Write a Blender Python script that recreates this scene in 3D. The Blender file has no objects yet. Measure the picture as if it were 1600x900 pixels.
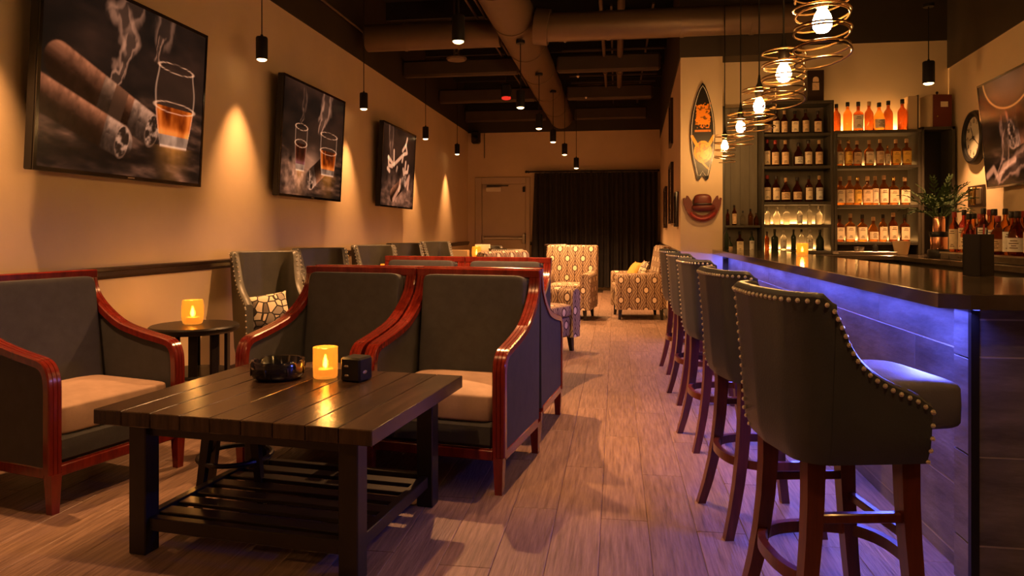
import bpy, math, random
import numpy as np
from mathutils import Vector, Matrix
random.seed(7)
PI = math.pi
SC = bpy.context.scene
COL = SC.collection

# ------------------------------------------------------------------ camera
cam_d = bpy.data.cameras.new('camera')
cam = bpy.data.objects.new('camera', cam_d)
COL.objects.link(cam)
cam.location = (0, 0, 1.2)
cam.rotation_euler = (PI / 2, 0, math.radians(8.23))
cam_d.sensor_width = 36.0
cam_d.lens = 25.2
cam_d.shift_y = -89.0 / 1600.0
cam_d.clip_start = 0.05
SC.camera = cam

# ------------------------------------------------------------------ world and exposure
wd = bpy.data.worlds.new('world')
SC.world = wd
wd.use_nodes = True
bg = wd.node_tree.nodes['Background']
bg.inputs[0].default_value = (1.0, 0.62, 0.34, 1)
bg.inputs[1].default_value = 0.012
SC.view_settings.view_transform = 'Standard'
SC.view_settings.look = 'None'
SC.view_settings.exposure = 0.5
SC.view_settings.gamma = 1.0
SC.view_settings.use_curve_mapping = False
WARM = (1.0, 0.46, 0.165)
WALL_SPOT = 185.0     # power of each wall-washing pendant
AISLE_SPOT = 330.0    # power of each pendant over the aisle
BULB = 290.0           # emission strength of the cage-lamp bulbs
LED = 32.0            # power of the blue strip under the bar top
SHELF_LED = 4.2       # power of each warm strip at the back of a bottle shelf
CANDLE = 60.0         # emission strength of a candle flame

# ------------------------------------------------------------------ mesh helpers
class MB:
    def __init__(self):
        self.v = []; self.f = []
    def add(self, vs, fs):
        o = len(self.v)
        self.v += [tuple(p) for p in vs]
        self.f += [tuple(i + o for i in q) for q in fs]
        return self
    def box(self, x0, x1, y0, y1, z0, z1, b=0.0):
        if b <= 0:
            vs = [(x, y, z) for z in (z0, z1) for y in (y0, y1) for x in (x0, x1)]
            return self.add(vs, [(0, 2, 3, 1), (4, 5, 7, 6), (0, 1, 5, 4), (2, 6, 7, 3), (0, 4, 6, 2), (1, 3, 7, 5)])
        b = min(b, abs(x1 - x0) * .49, abs(y1 - y0) * .49, abs(z1 - z0) * .49)
        vs = []; idx = {}
        for i, (X, sx) in enumerate(((x0, 1), (x1, -1))):
            for j, (Y, sy) in enumerate(((y0, 1), (y1, -1))):
                for k, (Z, sz) in enumerate(((z0, 1), (z1, -1))):
                    for a in range(3):
                        p = [X + sx * b, Y + sy * b, Z + sz * b]
                        p[a] = (X, Y, Z)[a]
                        idx[i, j, k, a] = len(vs); vs.append(tuple(p))
        fs = []
        I = lambda i, j, k, a: idx[i, j, k, a]
        for s in (0, 1):
            r = lambda q: q if s else q[::-1]
            fs.append(r((I(s,0,0,0), I(s,1,0,0), I(s,1,1,0), I(s,0,1,0))))
            fs.append(r((I(0,s,0,1), I(0,s,1,1), I(1,s,1,1), I(1,s,0,1))))
            fs.append(r((I(0,0,s,2), I(1,0,s,2), I(1,1,s,2), I(0,1,s,2))))
        for s in (0, 1):
            for t in (0, 1):
                fs.append((I(s,t,0,0), I(s,t,1,0), I(s,t,1,1), I(s,t,0,1)))
                fs.append((I(s,0,t,0), I(s,1,t,0), I(s,1,t,2), I(s,0,t,2)))
                fs.append((I(0,s,t,1), I(1,s,t,1), I(1,s,t,2), I(0,s,t,2)))
        for i in (0, 1):
            for j in (0, 1):
                for k in (0, 1):
                    fs.append((I(i,j,k,0), I(i,j,k,1), I(i,j,k,2)))
        return self.add(vs, fs)
    def lathe(self, prof, seg=20, c=(0, 0, 0), cap=True):
        n = len(prof); vs = []; fs = []
        for r, z in prof:
            for i in range(seg):
                a = 2 * PI * i / seg
                vs.append((c[0] + r * math.cos(a), c[1] + r * math.sin(a), c[2] + z))
        for j in range(n - 1):
            for i in range(seg):
                k = (i + 1) % seg
                fs.append((j * seg + i, j * seg + k, (j + 1) * seg + k, (j + 1) * seg + i))
        if cap:
            fs.append(tuple(range(seg))[::-1]); fs.append(tuple((n - 1) * seg + i for i in range(seg)))
        return self.add(vs, fs)
    def tube(self, path, r, seg=8, closed=False, cap=True):
        path = [Vector(p) for p in path]; n = len(path)
        rr = r if hasattr(r, '__len__') else [r] * n
        vs = []; fs = []; u = None
        for i, p in enumerate(path):
            a = path[(i - 1) % n] if (closed or i) else path[0]
            b = path[(i + 1) % n] if (closed or i < n - 1) else path[-1]
            t = (b - a).normalized()
            if u is None:
                u = Vector((0, 0, 1)) if abs(t.z) < .9 else Vector((1, 0, 0))
            u = (u - t * u.dot(t)).normalized(); w = t.cross(u)
            for k in range(seg):
                g = 2 * PI * k / seg
                vs.append(p + (u * math.cos(g) + w * math.sin(g)) * rr[i])
        for i in range(n if closed else n - 1):
            j = (i + 1) % n
            for k in range(seg):
                l = (k + 1) % seg
                fs.append((i * seg + k, i * seg + l, j * seg + l, j * seg + k))
        if cap and not closed:
            fs.append(tuple(range(seg))[::-1]); fs.append(tuple((n - 1) * seg + k for k in range(seg)))
        return self.add(vs, fs)
    def prism(self, poly, axis, a, b, b2=0):
        n = len(poly)
        def P(q, t):
            if axis == 'x': return (t, q[0], q[1])
            if axis == 'y': return (q[0], t, q[1])
            return (q[0], q[1], t)
        vs = [P(q, a) for q in poly] + [P(q, b) for q in poly]
        fs = [tuple(range(n))[::-1], tuple(range(n, 2 * n))]
        fs += [(i, (i + 1) % n, n + (i + 1) % n, n + i) for i in range(n)]
        return self.add(vs, fs)
    def super(self, c, s, e=.3, nu=20, nv=12, crown=None):
        """rounded cushion: superellipsoid with half sizes s"""
        vs = []; fs = []
        sg = lambda x, p: math.copysign(abs(x) ** p, x)
        for j in range(nv + 1):
            la = -PI / 2 + PI * j / nv
            for i in range(nu):
                lo = 2 * PI * (i + .5) / nu
                x = s[0] * sg(math.cos(la), e) * sg(math.cos(lo), e)
                y = s[1] * sg(math.cos(la), e) * sg(math.sin(lo), e)
                z = s[2] * sg(math.sin(la), e)
                if crown and z > 0:
                    z += crown * max(0, 1 - (x / s[0]) ** 2) * max(0, 1 - (y / s[1]) ** 2) * (z / s[2])
                vs.append((c[0] + x, c[1] + y, c[2] + z))
        for j in range(nv):
            for i in range(nu):
                k = (i + 1) % nu
                fs.append((j * nu + i, j * nu + k, (j + 1) * nu + k, (j + 1) * nu + i))
        return self.add(vs, fs)
    def ball(self, c, r, seg=6, rings=4, sz=1.0):
        vs = []; fs = []
        for j in range(rings + 1):
            la = -PI / 2 + PI * j / rings
            for i in range(seg):
                lo = 2 * PI * i / seg
                vs.append((c[0] + r * math.cos(la) * math.cos(lo), c[1] + r * math.cos(la) * math.sin(lo), c[2] + r * sz * math.sin(la)))
        for j in range(rings):
            for i in range(seg):
                k = (i + 1) % seg
                fs.append((j * seg + i, j * seg + k, (j + 1) * seg + k, (j + 1) * seg + i))
        return self.add(vs, fs)
    def grid(self, P, closed_u=False):
        """P[i][j] points, quads between"""
        n = len(P); m = len(P[0]); o = [p for r in P for p in r]
        fs = []
        for i in range(n if closed_u else n - 1):
            k = (i + 1) % n
            for j in range(m - 1):
                fs.append((i * m + j, k * m + j, k * m + j + 1, i * m + j + 1))
        return self.add(o, fs)
    def xf(self, M):
        self.v = [tuple(M @ Vector(p)) for p in self.v]; return self
    def mesh(self, name, mat, smooth=True, ang=38):
        me = bpy.data.meshes.new(name)
        me.from_pydata(self.v, [], self.f)
        me.validate(clean_customdata=False)
        if mat: me.materials.append(mat)
        if smooth and len(me.polygons):
            me.polygons.foreach_set('use_smooth', [True] * len(me.polygons))
            me.set_sharp_from_angle(angle=math.radians(ang))
        import bmesh
        bm = bmesh.new(); bm.from_mesh(me); bmesh.ops.recalc_face_normals(bm, faces=bm.faces); bm.to_mesh(me); bm.free()
        return me
    def build(self, name, mat, parent=None, smooth=True, ang=38, loc=None, rot=None):
        o = bpy.data.objects.new(name, self.mesh(name, mat, smooth, ang))
        COL.objects.link(o)
        if parent: o.parent = parent
        if loc: o.location = loc
        if rot: o.rotation_euler = rot
        return o

def empty(name, loc=(0, 0, 0), rz=0.0, rot=None):
    o = bpy.data.objects.new(name, None)
    o.empty_display_size = .1
    COL.objects.link(o)
    o.location = loc
    o.rotation_euler = rot if rot else (0, 0, rz)
    return o
def tag(o, label=None, cat=None, group=None, kind=None):
    if label: o['label'] = label
    if cat: o['category'] = cat
    if group: o['group'] = group
    if kind: o['kind'] = kind
    return o
def thing(name, label, cat, loc=(0, 0, 0), rz=0.0, group=None, rot=None):
    return tag(empty(name, loc, rz, rot), label, cat, group)
def copy_tree(o, parent=None):
    c = o.copy(); COL.objects.link(c); c.parent = parent
    for ch in list(o.children):
        copy_tree(ch, c)
    return c
def struct(o):
    o['kind'] = 'structure'; return o
def light(name, kind, loc, power, color, parent=None, **kw):
    d = bpy.data.lights.new(name, kind)
    d.energy = power; d.color = color
    for k, v in kw.items(): setattr(d, k, v)
    o = bpy.data.objects.new(name, d); COL.objects.link(o); o.location = loc
    if parent: o.parent = parent
    return o

# ------------------------------------------------------------------ materials
def new_mat(name):
    m = bpy.data.materials.new(name); m.use_nodes = True
    nt = m.node_tree
    return m, nt, nt.nodes['Principled BSDF']
def N(nt, t, **kw):
    n = nt.nodes.new(t)
    for k, v in kw.items(): setattr(n, k, v)
    return n
def L(nt, a, b): nt.links.new(a, b)
def rgba(c): return (c[0], c[1], c[2], 1)
def pm(name, col, rough=.5, metal=0.0, noise=0.0, nscale=8.0, bump=0.0, bscale=60.0, stretch=(1, 1, 1), coat=0.0, spec=None, trans=0.0, ior=1.45, emit=None, es=0.0, coord='Object', col2=None, rand=0.0):
    m, nt, p = new_mat(name)
    p.inputs['Base Color'].default_value = rgba(col)
    p.inputs['Roughness'].default_value = rough
    p.inputs['Metallic'].default_value = metal
    if coat: p.inputs['Coat Weight'].default_value = coat; p.inputs['Coat Roughness'].default_value = .12
    if spec is not None: p.inputs['Specular IOR Level'].default_value = spec
    if trans: p.inputs['Transmission Weight'].default_value = trans
    p.inputs['IOR'].default_value = ior
    if emit: p.inputs['Emission Color'].default_value = rgba(emit); p.inputs['Emission Strength'].default_value = es
    if noise or bump or rand:
        tc = N(nt, 'ShaderNodeTexCoord'); mp = N(nt, 'ShaderNodeMapping')
        mp.inputs['Scale'].default_value = stretch
        L(nt, tc.outputs[coord], mp.inputs['Vector'])
    if rand:
        oi = N(nt, 'ShaderNodeObjectInfo'); ml = N(nt, 'ShaderNodeMath', operation='MULTIPLY'); ml.inputs[1].default_value = 37.0
        L(nt, oi.outputs['Random'], ml.inputs[0]); L(nt, ml.outputs[0], mp.inputs['Location'])
    if noise:
        nz = N(nt, 'ShaderNodeTexNoise'); nz.inputs['Scale'].default_value = nscale; nz.inputs['Detail'].default_value = 6
        nz.inputs['Roughness'].default_value = .6
        L(nt, mp.outputs[0], nz.inputs['Vector'])
        cr = N(nt, 'ShaderNodeValToRGB')
        c2 = col2 or tuple(min(1, c * (1 + noise)) for c in col)
        c1 = col if col2 else tuple(c * (1 - noise) for c in col)
        cr.color_ramp.elements[0].position = .3; cr.color_ramp.elements[1].position = .7
        cr.color_ramp.elements[0].color = rgba(c1); cr.color_ramp.elements[1].color = rgba(c2)
        L(nt, nz.outputs[0], cr.inputs[0])
        out = cr.outputs[0]
        if rand:
            hs = N(nt, 'ShaderNodeHueSaturation'); mr = N(nt, 'ShaderNodeMapRange')
            mr.inputs[3].default_value = 1 - rand; mr.inputs[4].default_value = 1 + rand
            L(nt, oi.outputs['Random'], mr.inputs[0]); L(nt, mr.outputs[0], hs.inputs['Value']); L(nt, out, hs.inputs['Color'])
            out = hs.outputs[0]
        L(nt, out, p.inputs['Base Color'])
    if bump:
        bz = N(nt, 'ShaderNodeTexNoise'); bz.inputs['Scale'].default_value = bscale; bz.inputs['Detail'].default_value = 4
        L(nt, mp.outputs[0], bz.inputs['Vector'])
        bp = N(nt, 'ShaderNodeBump'); bp.inputs['Strength'].default_value = bump; bp.inputs['Distance'].default_value = .01
        L(nt, bz.outputs[0], bp.inputs['Height']); L(nt, bp.outputs[0], p.inputs['Normal'])
    return m
def emis(name, col, s):
    m = bpy.data.materials.new(name); m.use_nodes = True; nt = m.node_tree
    nt.nodes.clear(); e = N(nt, 'ShaderNodeEmission'); o = N(nt, 'ShaderNodeOutputMaterial')
    e.inputs[0].default_value = rgba(col); e.inputs[1].default_value = s
    L(nt, e.outputs[0], o.inputs[0]); return m

M = {}
M['wall'] = pm('wall_paint', (.64, .49, .31), .6, noise=.06, nscale=1.5, bump=.05, bscale=90)
M['band'] = pm('dark_brown_paint', (.040, .027, .017), .6, noise=.12, nscale=2)
M['ceil'] = pm('black_deck_paint', (.020, .015, .012), .8, noise=.2, nscale=3)
M['beam'] = pm('brown_beam_paint', (.060, .038, .024), .6, noise=.15, nscale=3)
M['duct'] = pm('brown_duct_metal', (.17, .11, .066), .42, metal=.35, noise=.12, nscale=2.5, bump=.05, bscale=6)
M['pipe'] = pm('painted_pipe', (.13, .085, .055), .5, metal=.2)
M['rail'] = pm('dark_stained_trim', (.035, .018, .012), .35, noise=.2, nscale=20, coat=.3)
M['black'] = pm('black_metal', (.018, .016, .015), .42, metal=.3)
M['blackgloss'] = pm('black_gloss', (.008, .008, .010), .12, coat=.6)
M['plank'] = pm('vinyl_plank', (.125, .075, .055), .42, noise=.5, nscale=5, stretch=(16, 1.0, 1), bump=.28, bscale=9, rand=.13, col2=(.30, .195, .14))
M['sub'] = pm('subfloor', (.03, .02, .014), .8)
M['cherry'] = pm('cherry_wood', (.150, .014, .007), .22, noise=.35, nscale=5, stretch=(6, 6, 1), coat=.5)
M['fabric'] = pm('brown_grey_upholstery', (.043, .043, .046), .68, noise=.16, nscale=14, bump=.18, bscale=420)
M['seatcloth'] = pm('tan_seat_cloth', (.37, .25, .185), .72, noise=.14, nscale=10, bump=.15, bscale=420)
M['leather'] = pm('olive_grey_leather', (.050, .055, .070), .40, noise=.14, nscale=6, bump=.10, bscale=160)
M['seatleather'] = pm('blue_tinted_seat_leather', (.105, .105, .165), .45, noise=.12, nscale=6, bump=.08, bscale=160)  # blue glow of the bar strip is put into this seat colour
M['olive'] = pm('olive_wing_leather', (.085, .080, .062), .42, noise=.14, nscale=6, bump=.10, bscale=160)
M['nail'] = pm('nailhead_brass', (.92, .86, .76), .30, metal=.7)
M['stoolwood'] = pm('dark_cherry_wood', (.105, .022, .012), .28, noise=.35, nscale=5, stretch=(8, 8, 1), coat=.3)
M['espresso'] = pm('espresso_wood', (.013, .009, .006), .40, noise=.4, nscale=5, stretch=(2, 14, 2), coat=.1)
M['tabletop'] = pm('worn_espresso_plank', (.020, .012, .007), .27, noise=.6, nscale=3.5, stretch=(9, 1.2, 1), bump=.12, bscale=12, rand=.25, col2=(.062, .036, .020))
M['tile'] = pm('stone_look_tile', (.085, .078, .075), .36, noise=.5, nscale=2.6, stretch=(1, 1, 4), bump=.14, bscale=14, rand=.12, col2=(.27, .245, .225))
M['grout'] = pm('pale_grout', (.42, .38, .33), .8)
M['slab'] = pm('polished_stone', (.055, .040, .030), .10, noise=.5, nscale=3.0, stretch=(1, 1, 1), col2=(.12, .088, .062), coat=.3)
M['curtain'] = pm('black_curtain_cloth', (.022, .018, .017), .85, noise=.2, nscale=6)
M['door'] = pm('door_paint', (.50, .40, .29), .5, noise=.05, nscale=3)
M['steel'] = pm('brushed_steel', (.55, .5, .44), .3, metal=1.0)
M['white'] = pm('off_white', (.75, .70, .62), .6)
M['shelfwood'] = pm('taupe_shelf_board', (.050, .042, .030), .42, noise=.25, nscale=6, stretch=(8, 2, 1))
M['shelfback'] = pm('shelf_back_panel', (.125, .105, .075), .55, noise=.12, nscale=3, stretch=(6, 1, 1))
M['glass'] = pm('clear_glass', (.97, .95, .90), .03, trans=1.0, ior=1.35)
M['amber'] = pm('amber_whiskey', (.62, .20, .030), .03, trans=1.0, ior=1.33)
M['darkamber'] = pm('dark_amber_whiskey', (.34, .075, .014), .04, trans=.95, ior=1.33)
M['green'] = pm('dark_green_glass', (.02, .03, .015), .1)
M['redglass'] = pm('red_liqueur', (.50, .05, .03), .05, trans=.9, ior=1.33)
M['cream'] = pm('cream_label', (.86, .70, .48), .6, noise=.1, nscale=60)
M['tanlabel'] = pm('tan_label', (.72, .50, .30), .6, noise=.15, nscale=60)
M['yellowlabel'] = pm('yellow_label', (.85, .50, .08), .6, noise=.1, nscale=60)
M['greylabel'] = pm('white_label', (.80, .76, .70), .6, noise=.1, nscale=60)
M['ink'] = pm('label_ink', (.12, .06, .03), .6)
M['capblack'] = pm('black_cap', (.02, .015, .012), .35)
M['capred'] = pm('red_wax_cap', (.35, .03, .02), .4)
M['cork'] = pm('cork', (.45, .27, .13), .7)
M['gold'] = pm('gold_foil', (.75, .48, .16), .25, metal=1.0)
M['copper'] = pm('copper', (.80, .42, .26), .22, metal=1.0)
M['leaf'] = pm('fern_leaf', (.040, .070, .018), .7, noise=.3, nscale=20, spec=.2)
M['redbox'] = pm('dark_red_board', (.13, .022, .014), .45)
M['carton'] = pm('tan_carton', (.52, .38, .22), .6)
M['clockface'] = pm('clock_face', (.52, .46, .36), .5)
M['bulb'] = emis('warm_bulb_glow', (1.0, .50, .15), BULB)
M['lens'] = emis('spot_lens_glow', (1.0, .60, .24), 9.0)
M['flame'] = emis('candle_flame', (1.0, .62, .22), CANDLE)
M['ledblue'] = emis('blue_led', (.09, .11, 1.0), 3.0)
M['ledwarm'] = emis('warm_led', (1.0, .52, .16), .3)
M['redled'] = emis('red_indicator', (1.0, .04, .02), .6)

# patterned armchair cloth: trellis of linked discs, box-mapped in object space
def pattern_mat():
    m, nt, p = new_mat('trellis_cloth'); p.inputs['Roughness'].default_value = .75
    tc = N(nt, 'ShaderNodeTexCoord'); so = N(nt, 'ShaderNodeSeparateXYZ'); sn = N(nt, 'ShaderNodeSeparateXYZ')
    L(nt, tc.outputs['Object'], so.inputs[0]); L(nt, tc.outputs['Normal'], sn.inputs[0])
    def mt(op, a, b=None, c=None):
        n = N(nt, 'ShaderNodeMath', operation=op)
        for i, q in enumerate((a, b, c)):
            if q is None: continue
            if isinstance(q, (int, float)): n.inputs[i].default_value = q
            else: L(nt, q, n.inputs[i])
        return n.outputs[0]
    def mixf(f, a, b):
        return mt('ADD', mt('MULTIPLY', a, mt('SUBTRACT', 1.0, f)), mt('MULTIPLY', b, f))
    fx = mt('GREATER_THAN', mt('ABSOLUTE', sn.outputs[0]), .62)
    fz = mt('GREATER_THAN', mt('ABSOLUTE', sn.outputs[2]), .72)
    u = mixf(fx, so.outputs[0], so.outputs[1]); v = mixf(fz, so.outputs[2], so.outputs[1])
    PX, PZ = .112, .27
    a = mt('DIVIDE', u, PX); fl = mt('FLOOR', a); fu = mt('MULTIPLY', mt('SUBTRACT', mt('FRACT', a), .5), PX)
    od = mt('MULTIPLY', mt('MODULO', mt('ABSOLUTE', fl), 2.0), .5)
    fv = mt('MULTIPLY', mt('SUBTRACT', mt('FRACT', mt('ADD', mt('DIVIDE', v, PZ), od)), .5), PZ)
    d = mt('SQRT', mt('ADD', mt('POWER', mt('ABSOLUTE', fu), 2.0), mt('POWER', mt('MULTIPLY', mt('ABSOLUTE', fv), .8), 2.0)))
    h = mt('ADD', mt('ABSOLUTE', fu), mt('MULTIPLY', mt('MAXIMUM', mt('SUBTRACT', mt('ABSOLUTE', fv), .045), 0.0), .55))
    band = mt('GREATER_THAN', mt('SINE', mt('MULTIPLY', h, 2 * PI / .030)), .50)
    line = mt('LESS_THAN', mt('ABSOLUTE', fu), .006)
    ring = mt('LESS_THAN', d, .039); disc = mt('LESS_THAN', d, .028)
    def mixc(f, c1, c2):
        n = N(nt, 'ShaderNodeMix', data_type='RGBA')
        L(nt, f, n.inputs[0])
        for s, c in ((6, c1), (7, c2)):
            if isinstance(c, tuple): n.inputs[s].default_value = rgba(c)
            else: L(nt, c, n.inputs[s])
        return n.outputs[2]
    TAN, BRN, CRM = (.40, .29, .18), (.075, .032, .018), (.80, .66, .45)
    c = mixc(band, TAN, (.11, .052, .028)); c = mixc(line, c, BRN); c = mixc(ring, c, BRN); c = mixc(disc, c, CRM)
    L(nt, c, p.inputs['Base Color']); return m
M['trellis'] = pattern_mat()

def vcol_mat(name, emit, rough):
    m, nt, p = new_mat(name)
    at = N(nt, 'ShaderNodeVertexColor'); at.layer_name = 'Col'
    p.inputs['Roughness'].default_value = rough
    if emit:
        p.inputs['Base Color'].default_value = (.004, .004, .004, 1); p.inputs['Specular IOR Level'].default_value = .15
        L(nt, at.outputs[0], p.inputs['Emission Color']); p.inputs['Emission Strength'].default_value = emit
    else:
        L(nt, at.outputs[0], p.inputs['Base Color'])
    return m
M['screen'] = vcol_mat('screen_picture', .62, .22)
M['print'] = vcol_mat('painted_print', 0, .35)

# ================================================================== SETTING
FARY = 14.9
fl = struct(MB().box(-3.3, 3.9, -2.6, FARY + .1, -.10, -.012).build('floor', M['sub'], smooth=False))
pl_mesh = MB().box(-.0945, .0945, -.609, .609, -.012, 0.0, .0022).mesh('plank', M['plank'], smooth=False)
PW, PLN = .19, 1.22
for i in range(24):
    x = -3.10 + PW * (i + .5)
    off = (i * .47) % 1.0 * PLN
    for j in range(-1, 13):
        y = .55 + off + j * PLN
        if y + .61 > FARY or y < .2: continue
        if x > .76 and y > 8.0 - .61: continue
        o = bpy.data.objects.new('plank', pl_mesh); COL.objects.link(o); o.parent = fl; o.location = (x, y, 0)

LW = -3.10
wl = struct(MB().box(LW - .15, LW, -2.6, FARY, -.01, 3.29).build('wall_left', M['wall'], smooth=False))
struct(MB().box(LW - .15, LW + .012, -2.6, FARY, 3.29, 4.3).build('trim_1', M['band'], smooth=False))
rp = [(0, .905), (.012, .905), (.018, .915), (.026, .925), (.026, .950), (.036, .957), (.038, .972), (.030, .978), (0, .978)]
mb = MB(); mb.prism([(LW + a, z) for a, z in rp], 'y', -2.6, FARY); struct(mb.build('trim_2', M['rail']))
struct(MB().box(LW, LW + .015, -2.6, FARY, 0, .11, .004).build('baseboard_left', M['rail']))
# far wall, pierced by the exit door, with its dark upper band
mb = MB()
mb.box(LW, -2.80, FARY, FARY + .15, -.01, 3.27).box(-1.86, 3.9, FARY, FARY + .15, -.01, 3.27).box(-2.80, -1.86, FARY, FARY + .15, 2.19, 3.27)
struct(mb.build('wall_far', M['wall'], smooth=False))
struct(MB().box(LW, 3.9, FARY - .012, FARY + .15, 3.27, 4.3).build('trim_3', M['band'], smooth=False))
struct(MB().box(-1.78, .9, FARY - .03, FARY, .905, .978, .006).build('trim_4', M['rail']))
# side wall of the aisle beyond the bar, slightly out of square
RX0, RX1 = .70, .90
mb = MB(); mb.prism([(RX0, 8.0), (RX1, FARY), (RX1 + .15, FARY), (1.145, 8.3), (1.145, 8.0)], 'z', -.01, 3.09)
struct(mb.build('wall_right', M['wall'], smooth=False))
mb = MB(); mb.prism([(RX0 - .01, 7.99), (RX1 - .01, FARY), (RX1 + .15, FARY), (.9, 8.32), (1.96, 8.32), (1.96, 7.99)], 'z', 3.09, 4.3)
struct(mb.build('trim_5', M['band'], smooth=False))
rdir = Vector((RX1 - RX0, FARY - 8.0, 0)).normalized()
mb = MB(); mb.prism([(RX0 - .03, 8.0), (RX1 - .03, FARY), (RX1, FARY), (RX0, 8.0)], 'z', .905, .978); struct(mb.build('trim_6', M['rail']))
# wall behind the bottle shelves and the angled wall at the right end of the bar
struct(MB().box(1.14, 3.75, 8.30, 8.45, -.01, 3.25).build('wall_bar', M['wall'], smooth=False))
struct(MB().box(1.96, 3.75, 8.29, 8.45, 3.25, 4.3).build('trim_7', M['band'], smooth=False))
SW0, SW1 = Vector((3.542, 8.33, 0)), Vector((2.44, -2.6, 0))
sd = (SW1 - SW0).normalized(); sn_ = Vector((-sd.y, sd.x, 0))
if sn_.x < 0: sn_ = -sn_
def side_wall(z0, z1, off):
    a, b = SW0 - sn_ * off, SW1 - sn_ * off
    c, d = SW1 + sn_ * .15, SW0 + sn_ * .15
    return MB().prism([(p.x, p.y) for p in (a, b, c, d)], 'z', z0, z1)
struct(side_wall(-.01, 2.95, 0).build('wall_side', M['wall'], smooth=False))
struct(side_wall(2.95, 4.3, .012).build('trim_8', M['band'], smooth=False))
struct(MB().box(LW - .15, 2.7, -2.75, -2.6, -.01, 4.3).build('wall_near', M['wall'], smooth=False))
# open ceiling: black deck with corrugations, cross beams as parts
ce = struct(MB().box(LW - .15, 3.9, -2.75, FARY + .15, 4.30, 4.40).build('ceiling', M['ceil'], smooth=False))
for y in np.arange(-1.8, 14.6, 1.02):
    MB().box(LW, 3.6, y - .03, y + .03, 4.06, 4.30).build('joist', M['ceil'], ce, smooth=False)
for y, z in ((10.2, 3.55), (12.35, 3.55), (14.55, 3.55)):
    MB().box(LW + .015, -1.37, y - .07, y + .07, z - .10, z + .14, .03).build('beam', M['beam'], ce)
    MB().box(-.83, .62, y - .07, y + .07, z - .10, z + .14, .03).build('beam', M['beam'], ce)
for y in (9.05, 11.2, 13.4):
    MB().box(-.7, .64, y - .02, y + .02, 3.86, 3.92).build('strut', M['pipe'], ce, smooth=False)
for y in np.arange(8.45, 14.4, .55):
    MB().box(-.75, .66, y - .012, y + .012, 3.72, 3.745).build('hanger_bar', M['beam'], ce, smooth=False)
for x in (-.05, .42):
    MB().box(x - .012, x + .012, 8.2, 14.5, 3.75, 3.775).build('hanger_bar', M['beam'], ce, smooth=False)

# exit door
dr = struct(empty('door_1', (-2.33, FARY, 0)))
MB().box(-.47, .47, .02, .075, .01, 2.19, .004).build('door_leaf', M['door'], dr)
fr = MB(); fr.box(-.61, -.47, -.03, .06, 0, 2.33, .008).box(.47, .56, -.03, .06, 0, 2.33, .008).box(-.47, .47, -.03, .06, 2.19, 2.33, .008)
fr.build('door_frame', M['door'], dr)
pb = MB(); pb.box(-.44, .44, -.045, -.005, 1.02, 1.075, .01).box(-.46, -.42, -.05, .02, .99, 1.10, .008).box(.40, .46, -.06, .02, .93, 1.14, .008)
pb.build('push_bar', M['steel'], dr)
dc = MB(); dc.box(-.37, -.06, -.07, .02, 2.03, 2.12, .01); dc.build('door_closer', M['white'], dr)
da = MB(); da.box(-.36, .10, -.03, -.01, 2.14, 2.16).build('closer_arm', M['black'], dr)
MB().box(.40, .45, -.005, .02, 2.02, 2.13, .004).build('hinge', M['black'], dr)

# black curtain on its rod
ct = thing('curtain', 'floor-length black pleated curtain covering the end wall beside the exit door', 'curtain', (0, 0, 0))
x0, x1 = -1.66, .84
front, back = [], []
for i in range(241):
    t = i / 240; x = x0 + (x1 - x0) * t
    ph = t * 2 * PI * 24 + 1.2 * math.sin(t * 19)
    row = []
    for k in range(9):
        z = .05 + (2.40 - .05) * k / 8
        am = .045 * (1 - .35 * k / 8)
        row.append((x + (.02 * math.sin(ph * .5)) * (1 - k / 8) - (.10 * (1 - k / 8) if i < 3 else 0), FARY - .14 - am * math.sin(ph) - .02 * math.sin(t * 47), z))
    front.append(row)
mb = MB(); mb.grid(front); mb.grid([[(p[0], p[1] + .012, p[2]) for p in r] for r in front])
mb.build('cloth', M['curtain'], ct, ang=80)
rd = MB(); rd.tube([(-1.83, FARY - .12, 2.43), (.88, FARY - .12, 2.43)], .016, 10).build('rod', M['black'], ct)
for x in (-1.80, -.5, .85):
    MB().box(x - .012, x + .012, FARY - .13, FARY, 2.41, 2.45).build('bracket', M['black'], ct)
MB().ball((-1.84, FARY - .12, 2.43), .028, 10, 8).build('finial', M['black'], ct)

# ------------------------------------------------------------------ ducts and ceiling fittings
dm = thing('round_duct', 'long brown round air duct running the length of the room under the ceiling', 'duct')
def duct(parent, a, b, r, seams, name='barrel'):
    a, b = Vector(a), Vector(b)
    MB().tube([a, b], r, 32).build(name, M['duct'], parent)
    for s in seams:
        p = a.lerp(b, s); d = (b - a).normalized()
        MB().tube([p - d * .02, p + d * .02], r + .008, 32).build('seam_ring', M['duct'], parent)
duct(dm, (-1.10, -2.5, 3.52), (-1.10, 14.6, 3.52), .235, [.18, .27, .36, .45, .52, .59, .66, .74, .82, .91])
dx = thing('round_duct', 'brown branch duct crossing from the main duct toward the bar', 'duct')
duct(dx, (-.86, 7.62, 3.37), (1.94, 7.62, 3.37), .15, [.28, .55, .8])
MB().tube([(-.85, 7.62, 3.39), (-.70, 7.62, 3.37)], .19, 28).build('collar', M['duct'], dx)
dl = thing('round_duct', 'brown branch duct crossing from the main duct to the wall above the screens', 'duct')
duct(dl, (-2.96, 8.3, 3.52), (-1.34, 8.3, 3.52), .16, [.3, .7])
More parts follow.
